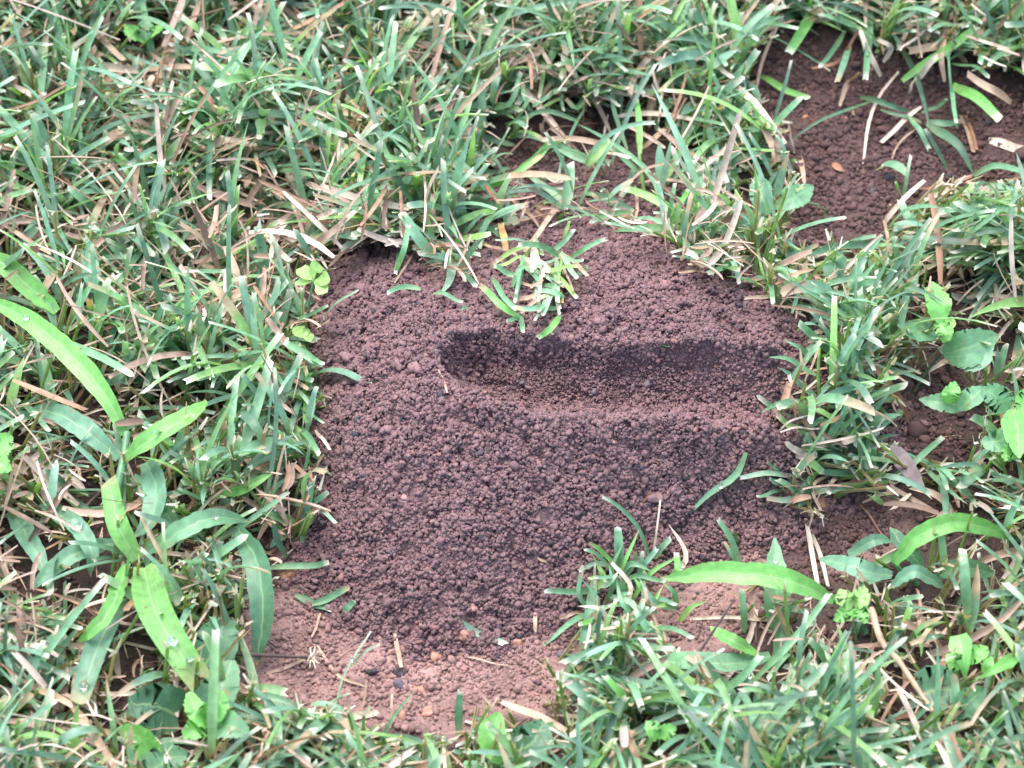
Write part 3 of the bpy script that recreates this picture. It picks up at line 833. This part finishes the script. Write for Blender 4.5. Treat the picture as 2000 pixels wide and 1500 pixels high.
plant('grass_tuft', 'fan of blades hanging over the dark soil at the upper right', 'grass tuft', 10, 22, 3,
 [('stem', '@g8 1870,250,0 1857,165,18 1852,100,26')]+many('blade', """
 b25 1860,165 1905,190 1951,230
 b20 1762,158 1830,110 1909,52
 g10 1857,165 1862,200 1868,240
 g13t 1856,115 1910,80 1965,31
 g15 1857,125 1900,130 1930,150
 g12t 1926,128 1955,90 2005,62
 t12 1990,40 1975,80 1930,120""")+many('straw', """
 s12 1845,160 1838,110 1850,50
 w14 1790,160 1810,130 1830,110
 w10 1775,180 1790,150
 s18 1975,200 1930,170 1890,145
 s9 1842,100 1820,60 1810,80"""))
plant('grass_tuft', 'hanging pale shoot over the top of the dark soil patch', 'grass tuft', 10, 22, 3,
 [('stem', '@g8 1700,20,10 1692,80,20 1694,110,20')]+many('blade', """
 g17 1702,10 1696,80 1690,155
 b26 1602,0 1570,55 1538,104
 g14 1690,60 1640,40 1600,30
 g12 1700,40 1750,60 1790,62
 d12 1650,60 1620,110 1600,130
 t16 1660,90 1650,120 1635,160""")+many('straw', """
 w13 1720,150 1700,110 1680,60
 s12 1640,205,4 1655,165,8 1680,140
 s8 1475,185,2 1490,115,10 1530,28
 r8 1585,135,3 1640,115,8 1676,60
 w12 1725,120 1740,95 1715,75"""))
plant('grass_tuft', 'dark blades arching low across the upper right soil', 'grass tuft', 2, 10, 2, many('blade', """
 d7t 1702,200,6 1608,231,10 1524,294,2
 d13t 1680,190,6 1740,205,10 1800,226,3
 d21t 1811,241,8 1867,280,10 1904,345,2
 g13 1775,225,8 1795,255,8 1815,290,4
 d10 1800,222,6 1830,208,8 1850,195,4
 d15 1810,240,6 1850,240,8 1880,238,4
 d8 1720,215,6 1760,225,8 1800,240,4""")+many('straw', """
 w10 1800,208,8 1760,240,6 1720,280,2
 s5 1788,250,6 1752,285,3 1742,310,1
 w7 1686,318,1 1697,240,6 1720,182,6 1755,140,6"""))
plant('grass_tuft', 'shoot with a broad bent blade right of the dark soil patch', 'grass tuft', 4, 18, 3, many('blade', """
 g15 1902,345 1948,322 2010,342
 p8 1765,388 1771,345 1779,303
 b8 1764,390 1755,370 1748,355
 g19 1797,469 1775,430 1758,388
 b32w 2030,425,16 1975,425,24 1922,432,20
 b28w 2030,400,16 1980,405,24 1936,402,22
 d19t 1737,476 1660,480 1562,499
 g12 1850,470 1890,420 1940,370
 g12 1880,500 1900,440 1925,380""")+many('straw', """
 w11 1730,445,2 1730,430,8 1755,400,14 1807,350,16
 w10 1926,406 1860,375 1807,388
 s7 1735,480,2 1732,450,6 1726,432,8
 r6 1790,370 1860,360 1900,345
 w10 1840,515 1850,475 1880,480"""))
plant('grass_tuft', 'blades and tan straws crossing over the dark soil behind the mound', 'grass tuft', 8, 20, 3,
 [('stem', '@y9 1262,400,0 1252,330,12 1242,240,24')]+many('blade', """
 b14 1250,300,20 1248,240,28 1242,190,28
 g11t 1130,235,16 1060,218,18 985,242,12
 g12t 1300,425,2 1270,340,14 1180,270,18 1120,236,16
 g11 1040,210,16 1080,180,20 1108,176,20
 g12 965,215,14 1000,195,20 1018,140,24
 g10 1035,215,16 1025,190,20 1021,158,22
 b17 1015,330,10 1050,305,14 1075,280,16
 d12t 960,345,8 910,355,12 870,365,12
 g20 1065,275,14 1130,305,14 1190,320,8
 g13 1250,340,10 1210,300,18 1185,290,20
 g12 1150,180,12 1125,210,14 1105,195,14
 g10 1225,290,12 1200,220,18 1194,170,20
 t16 1050,120,12 1030,170,14 1010,205,12
 b12 1310,440,2 1330,395,14 1345,370,16
 g10 1305,435,2 1312,390,14 1318,360,18""")+many('straw', """
 s13 1225,300 1130,270 1055,275
 w12 1150,295 1190,300 1230,310
 s10 1195,265 1165,200 1115,140
 s12 1110,190 1160,165 1235,155
 w9 1135,210 1170,180 1240,185
 w12 1200,230 1280,220 1350,235
 s13 1250,290 1280,270 1300,250
 s6 1210,380 1260,330 1330,310
 s8 1240,360,4 1245,400,3 1242,425,1
 p15 1021,331,6 1075,375,5 1132,424,2
 s11 1112,373,10 1070,430,8 1024,490,6
 s7 993,382,4 1035,420,3 1060,450,1
 w14 1100,355,6 1060,340,8
 r8 850,270 910,320 975,395"""))

# single blades and straws lying on soil
single('grass_clipping', 'bent green blade lying on the right front of the mound', 'clipping', 3, 8, 1, 'g14t 1457,882,12 1445,915,10 1428,938,7 1380,970,5 1334,1014,1')
single('leaf_scrap', 'short green scrap on the back wall of the hollow', 'leaf scrap', 1, 2, 0, 'b13 1283,672 1308,672')
single('leaf_scrap', 'small dull green scrap on the left back rim', 'leaf scrap', 1, 2, 0, 'g11 895,604 924,603')
single('grass_clipping', 'green blade pointing right onto the lower left foot of the mound', 'clipping', 4, 5, 1, 'g13 525,1108 585,1106 644,1098')
single('grass_clipping', 'green blade lying slanted at the lower left foot of the mound', 'clipping', 2, 3, 1, 'g14 609,1182 645,1165 684,1148')
single('grass_shoot', 'small upright green blade below the slanted one at the left foot', 'grass shoot', 1, 5, 0, 'g14 672,1204 680,1186 693,1170')
single('grass_clipping', 'dull buried blade beside the left foot of the mound', 'clipping', 1, 2, 0, 'd16 577,1164 612,1178 648,1192')
single('grass_clipping', 'tiny green sliver stuck in the lower front slope', 'clipping', 1, 3, 0, 'g6 797,1174 805,1152')
single('grass_shoot', 'lone upright dark blade with a brown tip on the bottom pink soil', 'grass shoot', 1, 14, 0, 'd15 897,1435 896,1390 900,1346')
single('grass_shoot', 'long thin blade leaning right over the bottom pink soil', 'grass shoot', 1, 16, 2, 'g7t 732,1468 765,1405 812,1348')
plant('grass_tuft', 'hair-thin forked grass stalk standing on the bottom left soil', 'grass tuft', 1, 20, 1, many('blade', """
 p4 654,1400 664,1342 690,1285 724,1232
 p5 681,1304,8 705,1280,14 742,1257,16"""))
single('grass_clipping', 'short bright blade on the dark soil at the upper right', 'clipping', 3, 6, 1, 'b15 1487,150 1530,172 1580,194')
for lab, sp in [
 ('pale split straw lying at the centre foot of the mound', 'p15 888,1210 935,1236 988,1260'),
 ('short upright straw at the front foot of the mound', 's8 1045,1196 1045,1232'),
 ('short tan straw standing on pink soil below the mound', 's9 771,1236 777,1270 784,1302'),
 ('thin tan straw leaning on the left pink soil', 's5 626,1198 618,1222 609,1246'),
 ('long thin straw running down the left pink soil', 's6 620,1262 665,1322 718,1342'),
 ('thin straw pointing at the fuzzy twig end', 's7 521,1317 560,1302 596,1290'),
 ('hair-thin straw across the middle of the pink soil', 's3 906,1282 950,1292 992,1299'),
 ('broad pale straw at the bottom edge of the pink soil', 'w15 658,1414 695,1400 736,1390'),
 ('thin upright straw on the bottom pink soil, left one of two', 's4 706,1392,1 712,1360,6 716,1328,10'),
 ('thin upright straw on the bottom pink soil, right one of two', 's5 762,1422,1 764,1390,6 766,1352,10'),
 ('thick tan straw reaching from the bottom soil into the grass', 's15 979,1370,6 1040,1395,12 1108,1428,14'),
 ('curved thin straw on the left rim of the hollow', 's5 856,723 866,742 873,768'),
 ('thin reddish rootlet on the right front slope', 'r4 1248,907 1275,903 1298,908'),
 ('fine tan straw low on the front slope', 's5 1040,1078 1055,1092 1072,1103'),
 ('thin rootlet on the front slope near the pale stone', 'r4 1240,988 1260,975 1272,958'),
 ('upright pale straw right of the mound foot, left one of a crossed pair', 'w10 1573,1013 1586,1080 1598,1150'),
 ('slanted pale straw right of the mound foot, right one of a crossed pair', 'w9 1576,1020 1600,1080 1617,1143'),
 ('greenish straw lying flat under the arched crabgrass leaf', 'w7 1331,1207 1420,1207 1512,1210'),
 ('short straw standing at the centre of the upper right soil', 's11 1564,304 1567,330 1571,354'),
 ('short broken straw left of the upper right soil', 'm6 1540,236 1545,270 1552,300'),
 ('pale broad straw at the right edge of the upper soil', 'w22 1930,272 1965,285 2004,292'),
 ('orange-tan straw lying on the right of the upper soil', 's7 1840,372 1870,355 1900,340'),
 ('thin straw across the soil above the pink patch at right', 'r4 1680,985 1700,1010 1725,1045')]:
    single('straw', lab, 'straw', 1, 4 if 'upright' in lab or 'standing' in lab else 2, 0, sp, 'straws lying on the soil')
plant('seed_husk', 'split tan husk on the far right of the dark upper soil', 'husk', 1, 3, 1, [('shell', 's14x 1874,224 1890,260 1900,296'), ('shell', 'r10x 1884,224 1898,258 1906,292')])
single('seed_husk', 'small curled brown husk in the middle of the dark upper soil', 'husk', 1, 2, 1, 'r15o 1626,318 1638,328 1650,334')
single('dead_leaf', 'grey-mauve withered leaf hanging in the right hand grass', 'dead leaf', 12, 14, 1, 'm36o 1742,868,16 1765,905,14 1806,954,10')
single('runner_stem', 'brown dry runner stem with joints in the lower right grass', 'runner stem', 12, 22, 2, '@s14 1702,1190,14 1723,1255,18 1755,1290,20 1785,1335,20 1822,1390,18')
single('dry_stem', 'thin dark dead stem leaning over the lower right crabgrass', 'dry stem', 14, 30, 0, '@k6 1345,1304,12 1390,1238,22 1434,1172,30')
tw = plant('twig', 'thin grey-brown twig with a fuzzy whitish end on the left pink soil', 'twig', 3, 5, 0, [('stick', '@k8 446,1277,12 520,1280,8 606,1284,4')])
for k in range(9):
    a = k*.7; build_piece('fuzz', 'w3 608,1284,4 %d,%d,%d' % (614+16*math.cos(a), 1284+20*math.sin(a), 3+k % 3*2), 4, 5, 0, tw, np.array(tw.location))

# ------------------------------------------------------------------ pebbles and soil lumps
PB = [('tan pebble at the lower left foot of the mound', 565, 1124, 15, (.42, .20, .12)),
 ('round reddish pebble under the centre foot of the mound', 905, 1243, 13, (.36, .17, .13)),
 ('orange pebble, largest on the bottom pink soil', 850, 1283, 15, (.46, .22, .14)),
 ('small orange pebble right of the pale split straw', 1012, 1257, 10, (.40, .19, .13)),
 ('tiny bright orange grain between straw and mound foot', 1000, 1228, 6, (.50, .22, .12)),
 ('orange pebble halfway down the bottom soil', 823, 1350, 10, (.40, .20, .14)),
 ('rounded orange pebble near the bottom grass edge', 835, 1391, 11, (.45, .23, .16)),
 ('dull orange pebble left of the rounded one at the bottom edge', 788, 1398, 10, (.38, .20, .14)),
 ('dark grey pebble on the left of the pink soil', 725, 1314, 10, (.06, .05, .055)),
 ('dark flat pebble, upper of two in the pink soil middle', 779, 1313, 11, (.07, .055, .06)),
 ('bluish grey flat pebble, lower of two in the pink soil middle', 779, 1340, 11, (.12, .10, .12)),
 ('grey-blue pebble on the right of the pink soil', 1094, 1278, 8, (.13, .12, .15)),
 ('dark brown pebble below the pale split straw', 967, 1284, 9, (.09, .06, .06)),
 ('reddish pebble below the largest orange pebble', 904, 1304, 9, (.34, .15, .13)),
 ('pinkish pebble low on the front slope', 923, 1186, 9, (.33, .17, .15)),
 ('rosy pebble left on the lower front slope', 821, 1139, 11, (.33, .17, .15)),
 ('large rosy pebble behind the mound back edge', 1224, 430, 17, (.38, .17, .14)),
 ('dark red pebble right of the large rosy one behind the mound', 1270, 440, 12, (.30, .12, .10)),
 ('large reddish lump on the left rim of the hollow', 809, 720, 14, (.235, .13, .125)),
 ('second reddish lump beside the large one on the left rim', 777, 713, 12, (.225, .128, .122)),
 ('flat lump on the left flank of the mound', 677, 697, 13, (.225, .128, .122)),
 ('flat reddish stone on the right front slope', 1284, 972, 15, (.22, .125, .12)),
 ('pale pink pebble on the middle front slope', 789, 972, 9, (.42, .24, .21)),
 ('bluish dark pebble on the hollow floor, left one', 1018, 746, 9, (.14, .11, .125)),
 ('bluish dark pebble on the hollow floor, middle one', 1160, 765, 9, (.17, .13, .14)),
 ('grey pebble on the hollow floor, right one', 1268, 750, 10, (.19, .145, .15)),
 ('dark round pebble on the lower edge of the upper right soil', 1618, 434, 13, (.10, .08, .085)),
 ('dark pebble by the straw on the upper right soil', 1700, 372, 11, (.07, .06, .065)),
 ('orange-red pebble on the left of the upper right soil', 1572, 230, 8, (.40, .16, .09)),
 ('yellowish grain under the dark arching blade', 1668, 222, 7, (.50, .30, .13)),
 ('orange grain in the middle front slope', 960, 1032, 6, (.45, .20, .12)),
 ('tan grain on the right front slope', 1134, 1055, 8, (.36, .19, .13))]
for i, (lab, x_, y_, r_, c_) in enumerate(PB):
    p = on(x_, y_, 0); rr = r_*PXM; rs = np.random.default_rng(100+i)
    v, f = lumpy(ICO3, .17, rs, 9); v = v*np.array([1, .85, .7])*rr*(1+.1*rs.normal(size=3)); a = rs.uniform(0, 3)
    v = v@np.array([[math.cos(a), -math.sin(a), 0], [math.sin(a), math.cos(a), 0], [0, 0, 1]])
    v += rs.normal(0, rr*.03, v.shape)
    o = link('pebble', mesh_np('pebble', v, f, np.tile(np.array(c_)*.85, (len(v), 1))), M_PEBBLE, None, tuple(p+np.array([0, 0, rr*.12])))
    tag(o, lab, 'pebble', 'pebbles and lumps on the soil')

# ------------------------------------------------------------------ single dewdrops large enough to see
ALLL = np.concatenate(LINES); lx, ly = proj(ALLL)
for lab, x_, y_, r_ in [('large dewdrop in the middle of the big bright hanging leaf', 330, 1243, 9), ('dewdrop on the lower left margin of the big bright hanging leaf', 326, 1288, 7),
 ('largest dewdrop, on the teal leaf at the left', 150, 1026, 12), ('dewdrop on the dull leaf near the lower left corner', 165, 1350, 9),
 ('outer dewdrop near the tip of the long arched leaf', 1322, 1114, 6), ('inner dewdrop near the tip of the long arched leaf', 1343, 1110, 8),
 ('dewdrop on the upper bright leaf at the left edge', 60, 620, 7), ('dewdrop on the upright broad blade under the long arched leaf', 1515, 1100, 5),
 ('dewdrop on the forked stalk over the pink soil', 690, 1285, 4), ('dewdrop on the pale blade right of the mound', 1697, 665, 6),
 ('dewdrop at the start of the bent blade on the mound', 1412, 950, 6), ('dewdrop on the leaf running right from the big crabgrass', 420, 1012, 5)]:
    k = int(np.argmin((lx-x_)**2+(ly-y_)**2)); p = ALLL[k]; rr = r_*PXM
    v, f = ICO3; v = v.copy()*rr; v[:, 2] *= .82
    tag(link('dewdrop', mesh_np('dewdrop', v, f), M_DEW, None, tuple(p+np.array([0, -.2, .8])*rr)), lab, 'dewdrop', 'dewdrops on the leaves')
# a coarse map of the photo where traced pieces stand
HM = np.zeros((160, 210), bool)
for a, b, w0 in HERO:
    rr = max(1, int(w0/10+.6)); i0 = int(b/10)+3; j0 = int(a/10)+3
    HM[max(0, i0-rr):i0+rr+1, max(0, j0-rr):j0+rr+1] = True
def hero(px, py): return HM[np.clip((py/10).astype(int)+3, 0, 159), np.clip((px/10).astype(int)+3, 0, 209)] & (px > -30) & (py > -30)
#TRACED_END

# ------------------------------------------------------------------ the lawn (uncountable): shoots of blades, dry thatch
def lawn(n_sh, box, seed, hscale=1.0, cull=True, bl=(4, 8)):
    r = np.random.default_rng(seed)
    n5 = n_sh//5; n_sh = n5*5; sp_ = .0042*hscale          # five shoots to a tuft
    x = np.repeat(r.uniform(box[0], box[1], n5), 5)+r.normal(0, sp_, n_sh); y = np.repeat(r.uniform(box[2], box[3], n5), 5)+r.normal(0, sp_, n_sh)
    AZ = np.repeat(np.where(r.random(n5) < .4, r.normal(-.7, .6, n5), r.uniform(0, 2*math.pi, n5)), 5); LE = np.repeat(np.abs(r.normal(.70, .34, n5)), 5); YO = np.repeat(r.uniform(.78, 1.22, n5), 5)
    cl_ = fbm(x, y, 26, 2, 91); ok = r.random(n_sh) < np.clip(.75+1.1*cl_, .2, 1)
    z = terr(x, y); px, py = proj(np.stack([x, y, z], 1))
    if cull: ok &= r.random(n_sh) > cover(px, py)
    x, y, z = x[ok], y[ok], z[ok]; n = len(x); YO = YO[ok]
    az0 = AZ[ok]+r.normal(0, .55, n); lean = (LE[ok]+r.normal(0, .2, n)).clip(0, 1.35)
    L = r.uniform(.012, .042, n)*hscale*np.clip(1.15-.35*lean, .6, 1.1)
    sdir = np.stack([np.cos(az0)*np.sin(lean), np.sin(az0)*np.sin(lean), np.cos(lean)], 1)
    nb = r.integers(bl[0], bl[1], n); sh = np.repeat(np.arange(n), nb); m = len(sh)
    f = r.uniform(.05, 1, m); root = np.stack([x, y, z], 1)[sh]+sdir[sh]*(L[sh]*f)[:, None]
    pl = r.normal(size=(n, 3)); pl -= (pl*sdir).sum(1, keepdims=True)*sdir; pl /= np.linalg.norm(pl, axis=1, keepdims=True)
    sgn = np.where(np.arange(m) % 2, 1, -1); phi = r.uniform(.25, 1.15, m)*(1.15-.5*f)
    d0 = sdir[sh]*np.cos(phi)[:, None]+pl[sh]*(sgn*np.sin(phi))[:, None]+r.normal(0, .16, (m, 3)); d0 /= np.linalg.norm(d0, axis=1, keepdims=True)
    az = np.arctan2(d0[:, 1], d0[:, 0]); el = np.arcsin(d0[:, 2].clip(-1, 1)).clip(-.2, 1.5)
    ln = r.gamma(5, .0062, m).clip(.008, .068)*hscale
    bend = r.gamma(2, .36, m); curl = r.normal(0, .25, m); wd = r.gamma(9, .00030, m).clip(.0011, .0048)
    S = 8; t = np.linspace(0, 1, S)[None]
    ea = el[:, None]-bend[:, None]*t; aa = az[:, None]+curl[:, None]*t
    D = np.stack([np.cos(aa)*np.cos(ea), np.sin(aa)*np.cos(ea), np.sin(ea)], -1)*(ln/(S-1))[:, None, None]
    Cn = root[:, None]+np.concatenate([np.zeros((m, 1, 3)), np.cumsum(D[:, :-1], 1)], 1)
    Cn[..., 2] = np.maximum(Cn[..., 2], terr(Cn[..., 0], Cn[..., 1])+.0012)
    if cull:
        px, py = proj(Cn); cv = cover(px, py).max(1)
        ok = r.random(m) > cv**.5*(cv > .3)
        ok &= ~((hero(px, py).sum(1) >= 2) & (r.random(m) < .88))
        Cn, aa, wd, sh = Cn[ok], aa[ok], wd[ok], sh[ok]; m = len(Cn)
    wd = wd*YO[sh]
    tw = r.normal(0, .5, m)
    side = np.stack([-np.sin(aa), np.cos(aa), np.zeros_like(aa)], -1)+np.array([0, 0, 1.])*np.sin(tw)[:, None, None]
    cut = r.random(m) < .68; prof = np.where(cut[:, None], profile('cut', t), profile('taper', t))
    base = np.array(PAL['g'])*np.ones((m, 1))
    k = r.random(m)[:, None]
    base = np.where(k < .30, np.array(PAL['t']), base); base = np.where(k > .72, np.array([.18, .35, .14]), base)
    base = np.where(k > .90, np.array([.19, .38, .10]), base); base = np.where((k > .3) & (k < .42), np.array(PAL['d']), base)
    base = base*r.uniform(.8, 1.2, (m, 1))*YO[sh][:, None]*.93+np.array([.020, .012, .022])
    dry = np.where(r.random(m) < .13, r.uniform(.15, .6, m), 0)
    c = blade_cols(base, S, cut, dry, r)
    parts = [ribbons(Cn, side, wd[:, None]*prof, c, .24, 3, np.where(cut, wd*.45, 0), 0, r)]
    # shoot stems as narrow channelled ribbons
    St = np.stack([x, y, z], 1)[:, None]+sdir[:, None]*(L[:, None]*np.linspace(0, 1.05, 5)[None])[..., None]
    if cull:
        px, py = proj(St); ok = cover(px, py).max(1) < .5
    else: ok = np.ones(n, bool)
    sb = np.where(r.random((n, 1)) < .5, np.array([.20, .30, .10]), np.array([.33, .27, .15]))[ok]
    ss = np.stack([-np.sin(az0), np.cos(az0), 0*az0], 1)[ok]
    for rot in (0, 1):
        s2 = ss if not rot else np.cross(ss, sdir[ok])
        parts.append(ribbons(St[ok], np.repeat(s2[:, None], 5, 1), np.full((ok.sum(), 5), .0014), np.repeat(sb[:, None], 5, 1), .3, 3, None, 0, r))
    # bleached, frayed ends where the mower cut the shoots
    kk = np.repeat(np.nonzero(ok)[0], 3); q = len(kk); tp = St[kk, -1]+r.normal(0, .0006, (q, 3))
    dd = sdir[kk]+r.normal(0, .55, (q, 3)); dd /= np.linalg.norm(dd, axis=1, keepdims=True)
    Fr = tp[:, None]+dd[:, None]*(r.uniform(.002, .007, q)[:, None]*np.linspace(0, 1, 3)[None])[..., None]
    fc = np.where(r.random((q, 1)) < .5, np.array([.66, .62, .50]), np.array([.50, .38, .28]))
    parts.append(ribbons(Fr, np.repeat(np.cross(dd, r.normal(size=(q, 3)))[:, None], 3, 1), r.uniform(.0006, .0016, q)[:, None]*np.array([[1, .9, .5]]), np.repeat(fc[:, None], 3, 1), .2, 3, None, 0, r))
    return cat(parts), Cn
def thatch(n, box, seed, zlo=.001, zhi=.022, cull=True, els=.35, lm=.0065, thin=True):
    r = np.random.default_rng(seed)
    x = r.uniform(box[0], box[1], n); y = r.uniform(box[2], box[3], n)
    if cull and thin:
        q = r.random(n) < np.clip(.85-2.6*x+1.6*(y-.02)+1.6*fbm(x, y, 12, 2, 15), .14, 1); x, y = x[q], y[q]; n = len(x)
    z = terr(x, y)+zlo+(zhi-zlo)*r.random(n)**1.5
    az = r.uniform(0, 2*math.pi, n); el = r.normal(.12, els, n); ln = r.gamma(3.2, lm, n).clip(.006, .06)
    S = 6; t = np.linspace(0, 1, S)[None]; curl = r.normal(0, .45, n); bend = r.normal(.3, .4, n)
    ea = el[:, None]-bend[:, None]*t; aa = az[:, None]+curl[:, None]*t
    D = np.stack([np.cos(aa)*np.cos(ea), np.sin(aa)*np.cos(ea), np.sin(ea)], -1)*(ln/(S-1))[:, None, None]
    Cn = np.stack([x, y, z], 1)[:, None]+np.concatenate([np.zeros((n, 1, 3)), np.cumsum(D[:, :-1], 1)], 1)
    Cn[..., 2] = np.maximum(Cn[..., 2], terr(Cn[..., 0], Cn[..., 1])+.0008)
    if cull:
        px, py = proj(Cn); cv = cover(px, py).max(1); ok = (r.random(n) > cv**.15*(cv > .3)) & (cv < .95)
        ok &= ~((hero(px, py).sum(1) >= 2) & (r.random(n) < .8))
        Cn, aa = Cn[ok], aa[ok]; n = len(Cn)
    tw = r.normal(0, .8, n)
    side = np.stack([-np.sin(aa), np.cos(aa), np.zeros_like(aa)], -1)+np.array([0, 0, 1.])*np.sin(tw)[:, None, None]
    wd = np.where(r.random(n) < .3, r.uniform(.0016, .0036, n), r.uniform(.0005, .0015, n))
    k = r.random((n, 1))
    base = np.array([.46, .31, .235])*np.ones((n, 1)); base = np.where(k < .32, np.array([.60, .46, .37]), base)
    base = np.where(k > .70, np.array([.33, .19, .12]), base); base = np.where(k > .90, np.array([.20, .13, .09]), base)
    base = base*r.uniform(.68, 1.05, (n, 1)); c = np.repeat(base[:, None], S, 1)*(1+.12*r.normal(size=(n, S, 1)))
    return ribbons(Cn, side, wd[:, None]*profile('cut', t), c, .3, 3, wd*.8, 0, r)
VIEW = (-.28, .28, -.27, .36)
# the most striking blades and straws of the lawn, where the photograph has them
LG = """g16 62,265 80,180 90,65|b12 65,200 35,120 20,20|g16 305,145 290,70 275,-10|g14 465,165 415,110 362,75|g12 540,300 480,240 425,190|g20 820,300 775,200 735,110|p14 765,350 785,290|g10 640,222 690,205 745,212|g12 800,215 860,160 920,132|p18 965,205 966,170 975,130|g14 345,270 295,268 245,271|g16 297,300 300,260 312,215|b10 170,370 145,320 122,270|g10 168,350 160,300 156,245|b26 285,365 250,330 222,300|b28 340,345 305,320 280,310|g20 195,420 165,390 135,365|g10 250,450 290,410 335,395|g16 300,555 240,500 178,440|t44w 215,590 180,540 172,460|g18 400,745 340,680 270,600|g14 165,515 110,510 70,498|b16 290,620 330,605 380,594|g10 350,548 390,530 445,528|b12 380,670 368,630 358,608|g12 575,395 640,355 685,312|g8 695,440 712,380 725,325|g14 840,440 835,370 832,325|t18 980,395 910,330 848,262|b14 930,370 1000,345 1060,300|t22 845,500 815,460 785,418|g12 775,530 790,480 798,440|g16 475,700 510,665 545,610|p18 520,640 535,590 545,545|g16 630,712 590,690 555,665|b16 1573,1455 1605,1340 1655,1235|g14 1622,1311 1600,1270 1580,1245|g18 1874,1420 1868,1370 1862,1315|g14 1475,1325 1545,1255 1620,1158|g16 1405,1356 1450,1320 1485,1283|g18 1450,1388 1480,1375 1510,1360|b16 1625,1455 1628,1400 1632,1355|b20 1930,1430 1965,1390 2000,1350|g20 1890,1200 1885,1130 1880,1070|g16 1500,1470 1560,1420 1600,1400|g14 1340,1480 1380,1430 1400,1390|g14 1210,1430 1170,1400 1130,1370|b14 1240,1390 1210,1350 1180,1320|g12 60,160 75,110 105,30|t20 60,300 70,240 85,180|g12 1000,100 960,70 940,20|g16 1120,90 1080,60 1050,30|g14 1230,110 1215,60 1210,10|g12 1330,140 1290,80 1270,30|g14 1420,100 1440,60 1450,20"""
LS = """w20 120,125 190,130 270,135|s14 270,135 330,132 380,130|s16 145,37 190,70 240,115|s10 92,182 105,150 120,120|w12 170,190 178,160 185,140|s16 283,190 290,165 300,150|s14 470,120 480,75 490,45|s18 560,100 530,50 490,0|s20 180,300 215,270 250,240|w14 350,260 420,270 500,282|s20 350,270 400,285 440,275|s12 405,220 440,200 475,180|s14 505,260 530,230 550,210|w18 765,48 820,45 880,18|w22 870,55 920,52 970,70|s14 918,205 895,180 876,165|s14 600,490 640,460 680,423|s10 0,438 50,465 98,497|r16 270,605 300,635 320,665|w16 595,355 690,385 800,405|s18 755,365 690,300 620,250|w16 490,10 530,60 575,100|w14 385,612 430,620 500,640|s16 470,580 460,530 440,480|w14 520,460 545,490 565,508|s14 35,1330 85,1348 140,1378|s18 140,1375 180,1430 225,1495|s16 400,610 440,600 470,570|w12 380,640 420,615 460,610|s14 1180,60 1240,100 1300,120|w12 1310,95 1370,110 1430,150|w16 1440,170 1490,220 1530,280|s16 1500,330 1515,300 1490,250"""
LGP = [traced(q, 14, 30, 4)[0] for q in LG.split('|')]
LSP = [traced(q, 20, 28, 3)[0] for q in LS.split('|')]
(Vl, Fl, Cl, Ul), LC = lawn(6600, VIEW, 11)
LOW, _q = lawn(2800, VIEW, 23, .62)
(V2, F2, C2, U2), L2 = lawn(1500, (-1.0, 1.0, -.75, 1.1), 12, 1.1)
A = cat([(Vl, Fl, Cl, Ul), LOW, (V2, F2, C2, U2)]+[q for q in LGP if len(q[0])])
tag(link('lawn_grass', mesh_np('lawn_grass', A[0], A[1], A[2], A[3]), M_BLADE), 'mown blue-green lawn grass with pale cut tips around the soil', 'grass', kind='stuff')
T_ = cat(LSP+[thatch(15000, VIEW, 13), thatch(9000, VIEW, 19, .0005, .010, True, .25, .006, False), thatch(6400, VIEW, 17, .014, .038, True, .5, .0068), thatch(2500, (-.9, .9, -.7, 1.0), 14)])
tag(link('dry_thatch', mesh_np('dry_thatch', T_[0], T_[1], T_[2], T_[3]), M_STRAW), 'tan dead clippings and stems lying between the green blades', 'dry grass', kind='stuff')
# dew beads on the tips and edges of blades
r = np.random.default_rng(5)
k = r.integers(0, len(LC), 4000); P = LC[k, np.where(r.random(4000) < .6, -1, r.integers(2, 7, 4000))]
rad = .00048*np.exp(r.normal(0, .38, 4000)); P = P+np.array([0, 0, 1])*rad[:, None]*.6
Vd, Fd, _ = scatter(P, rad, np.ones((4000, 3)), ICO2, r, 0, 1, .05)
tag(link('dew', mesh_np('dew', Vd, Fd), M_DEW), 'tiny clear dew beads caught on the tips of the lawn grass', 'dew', kind='stuff')
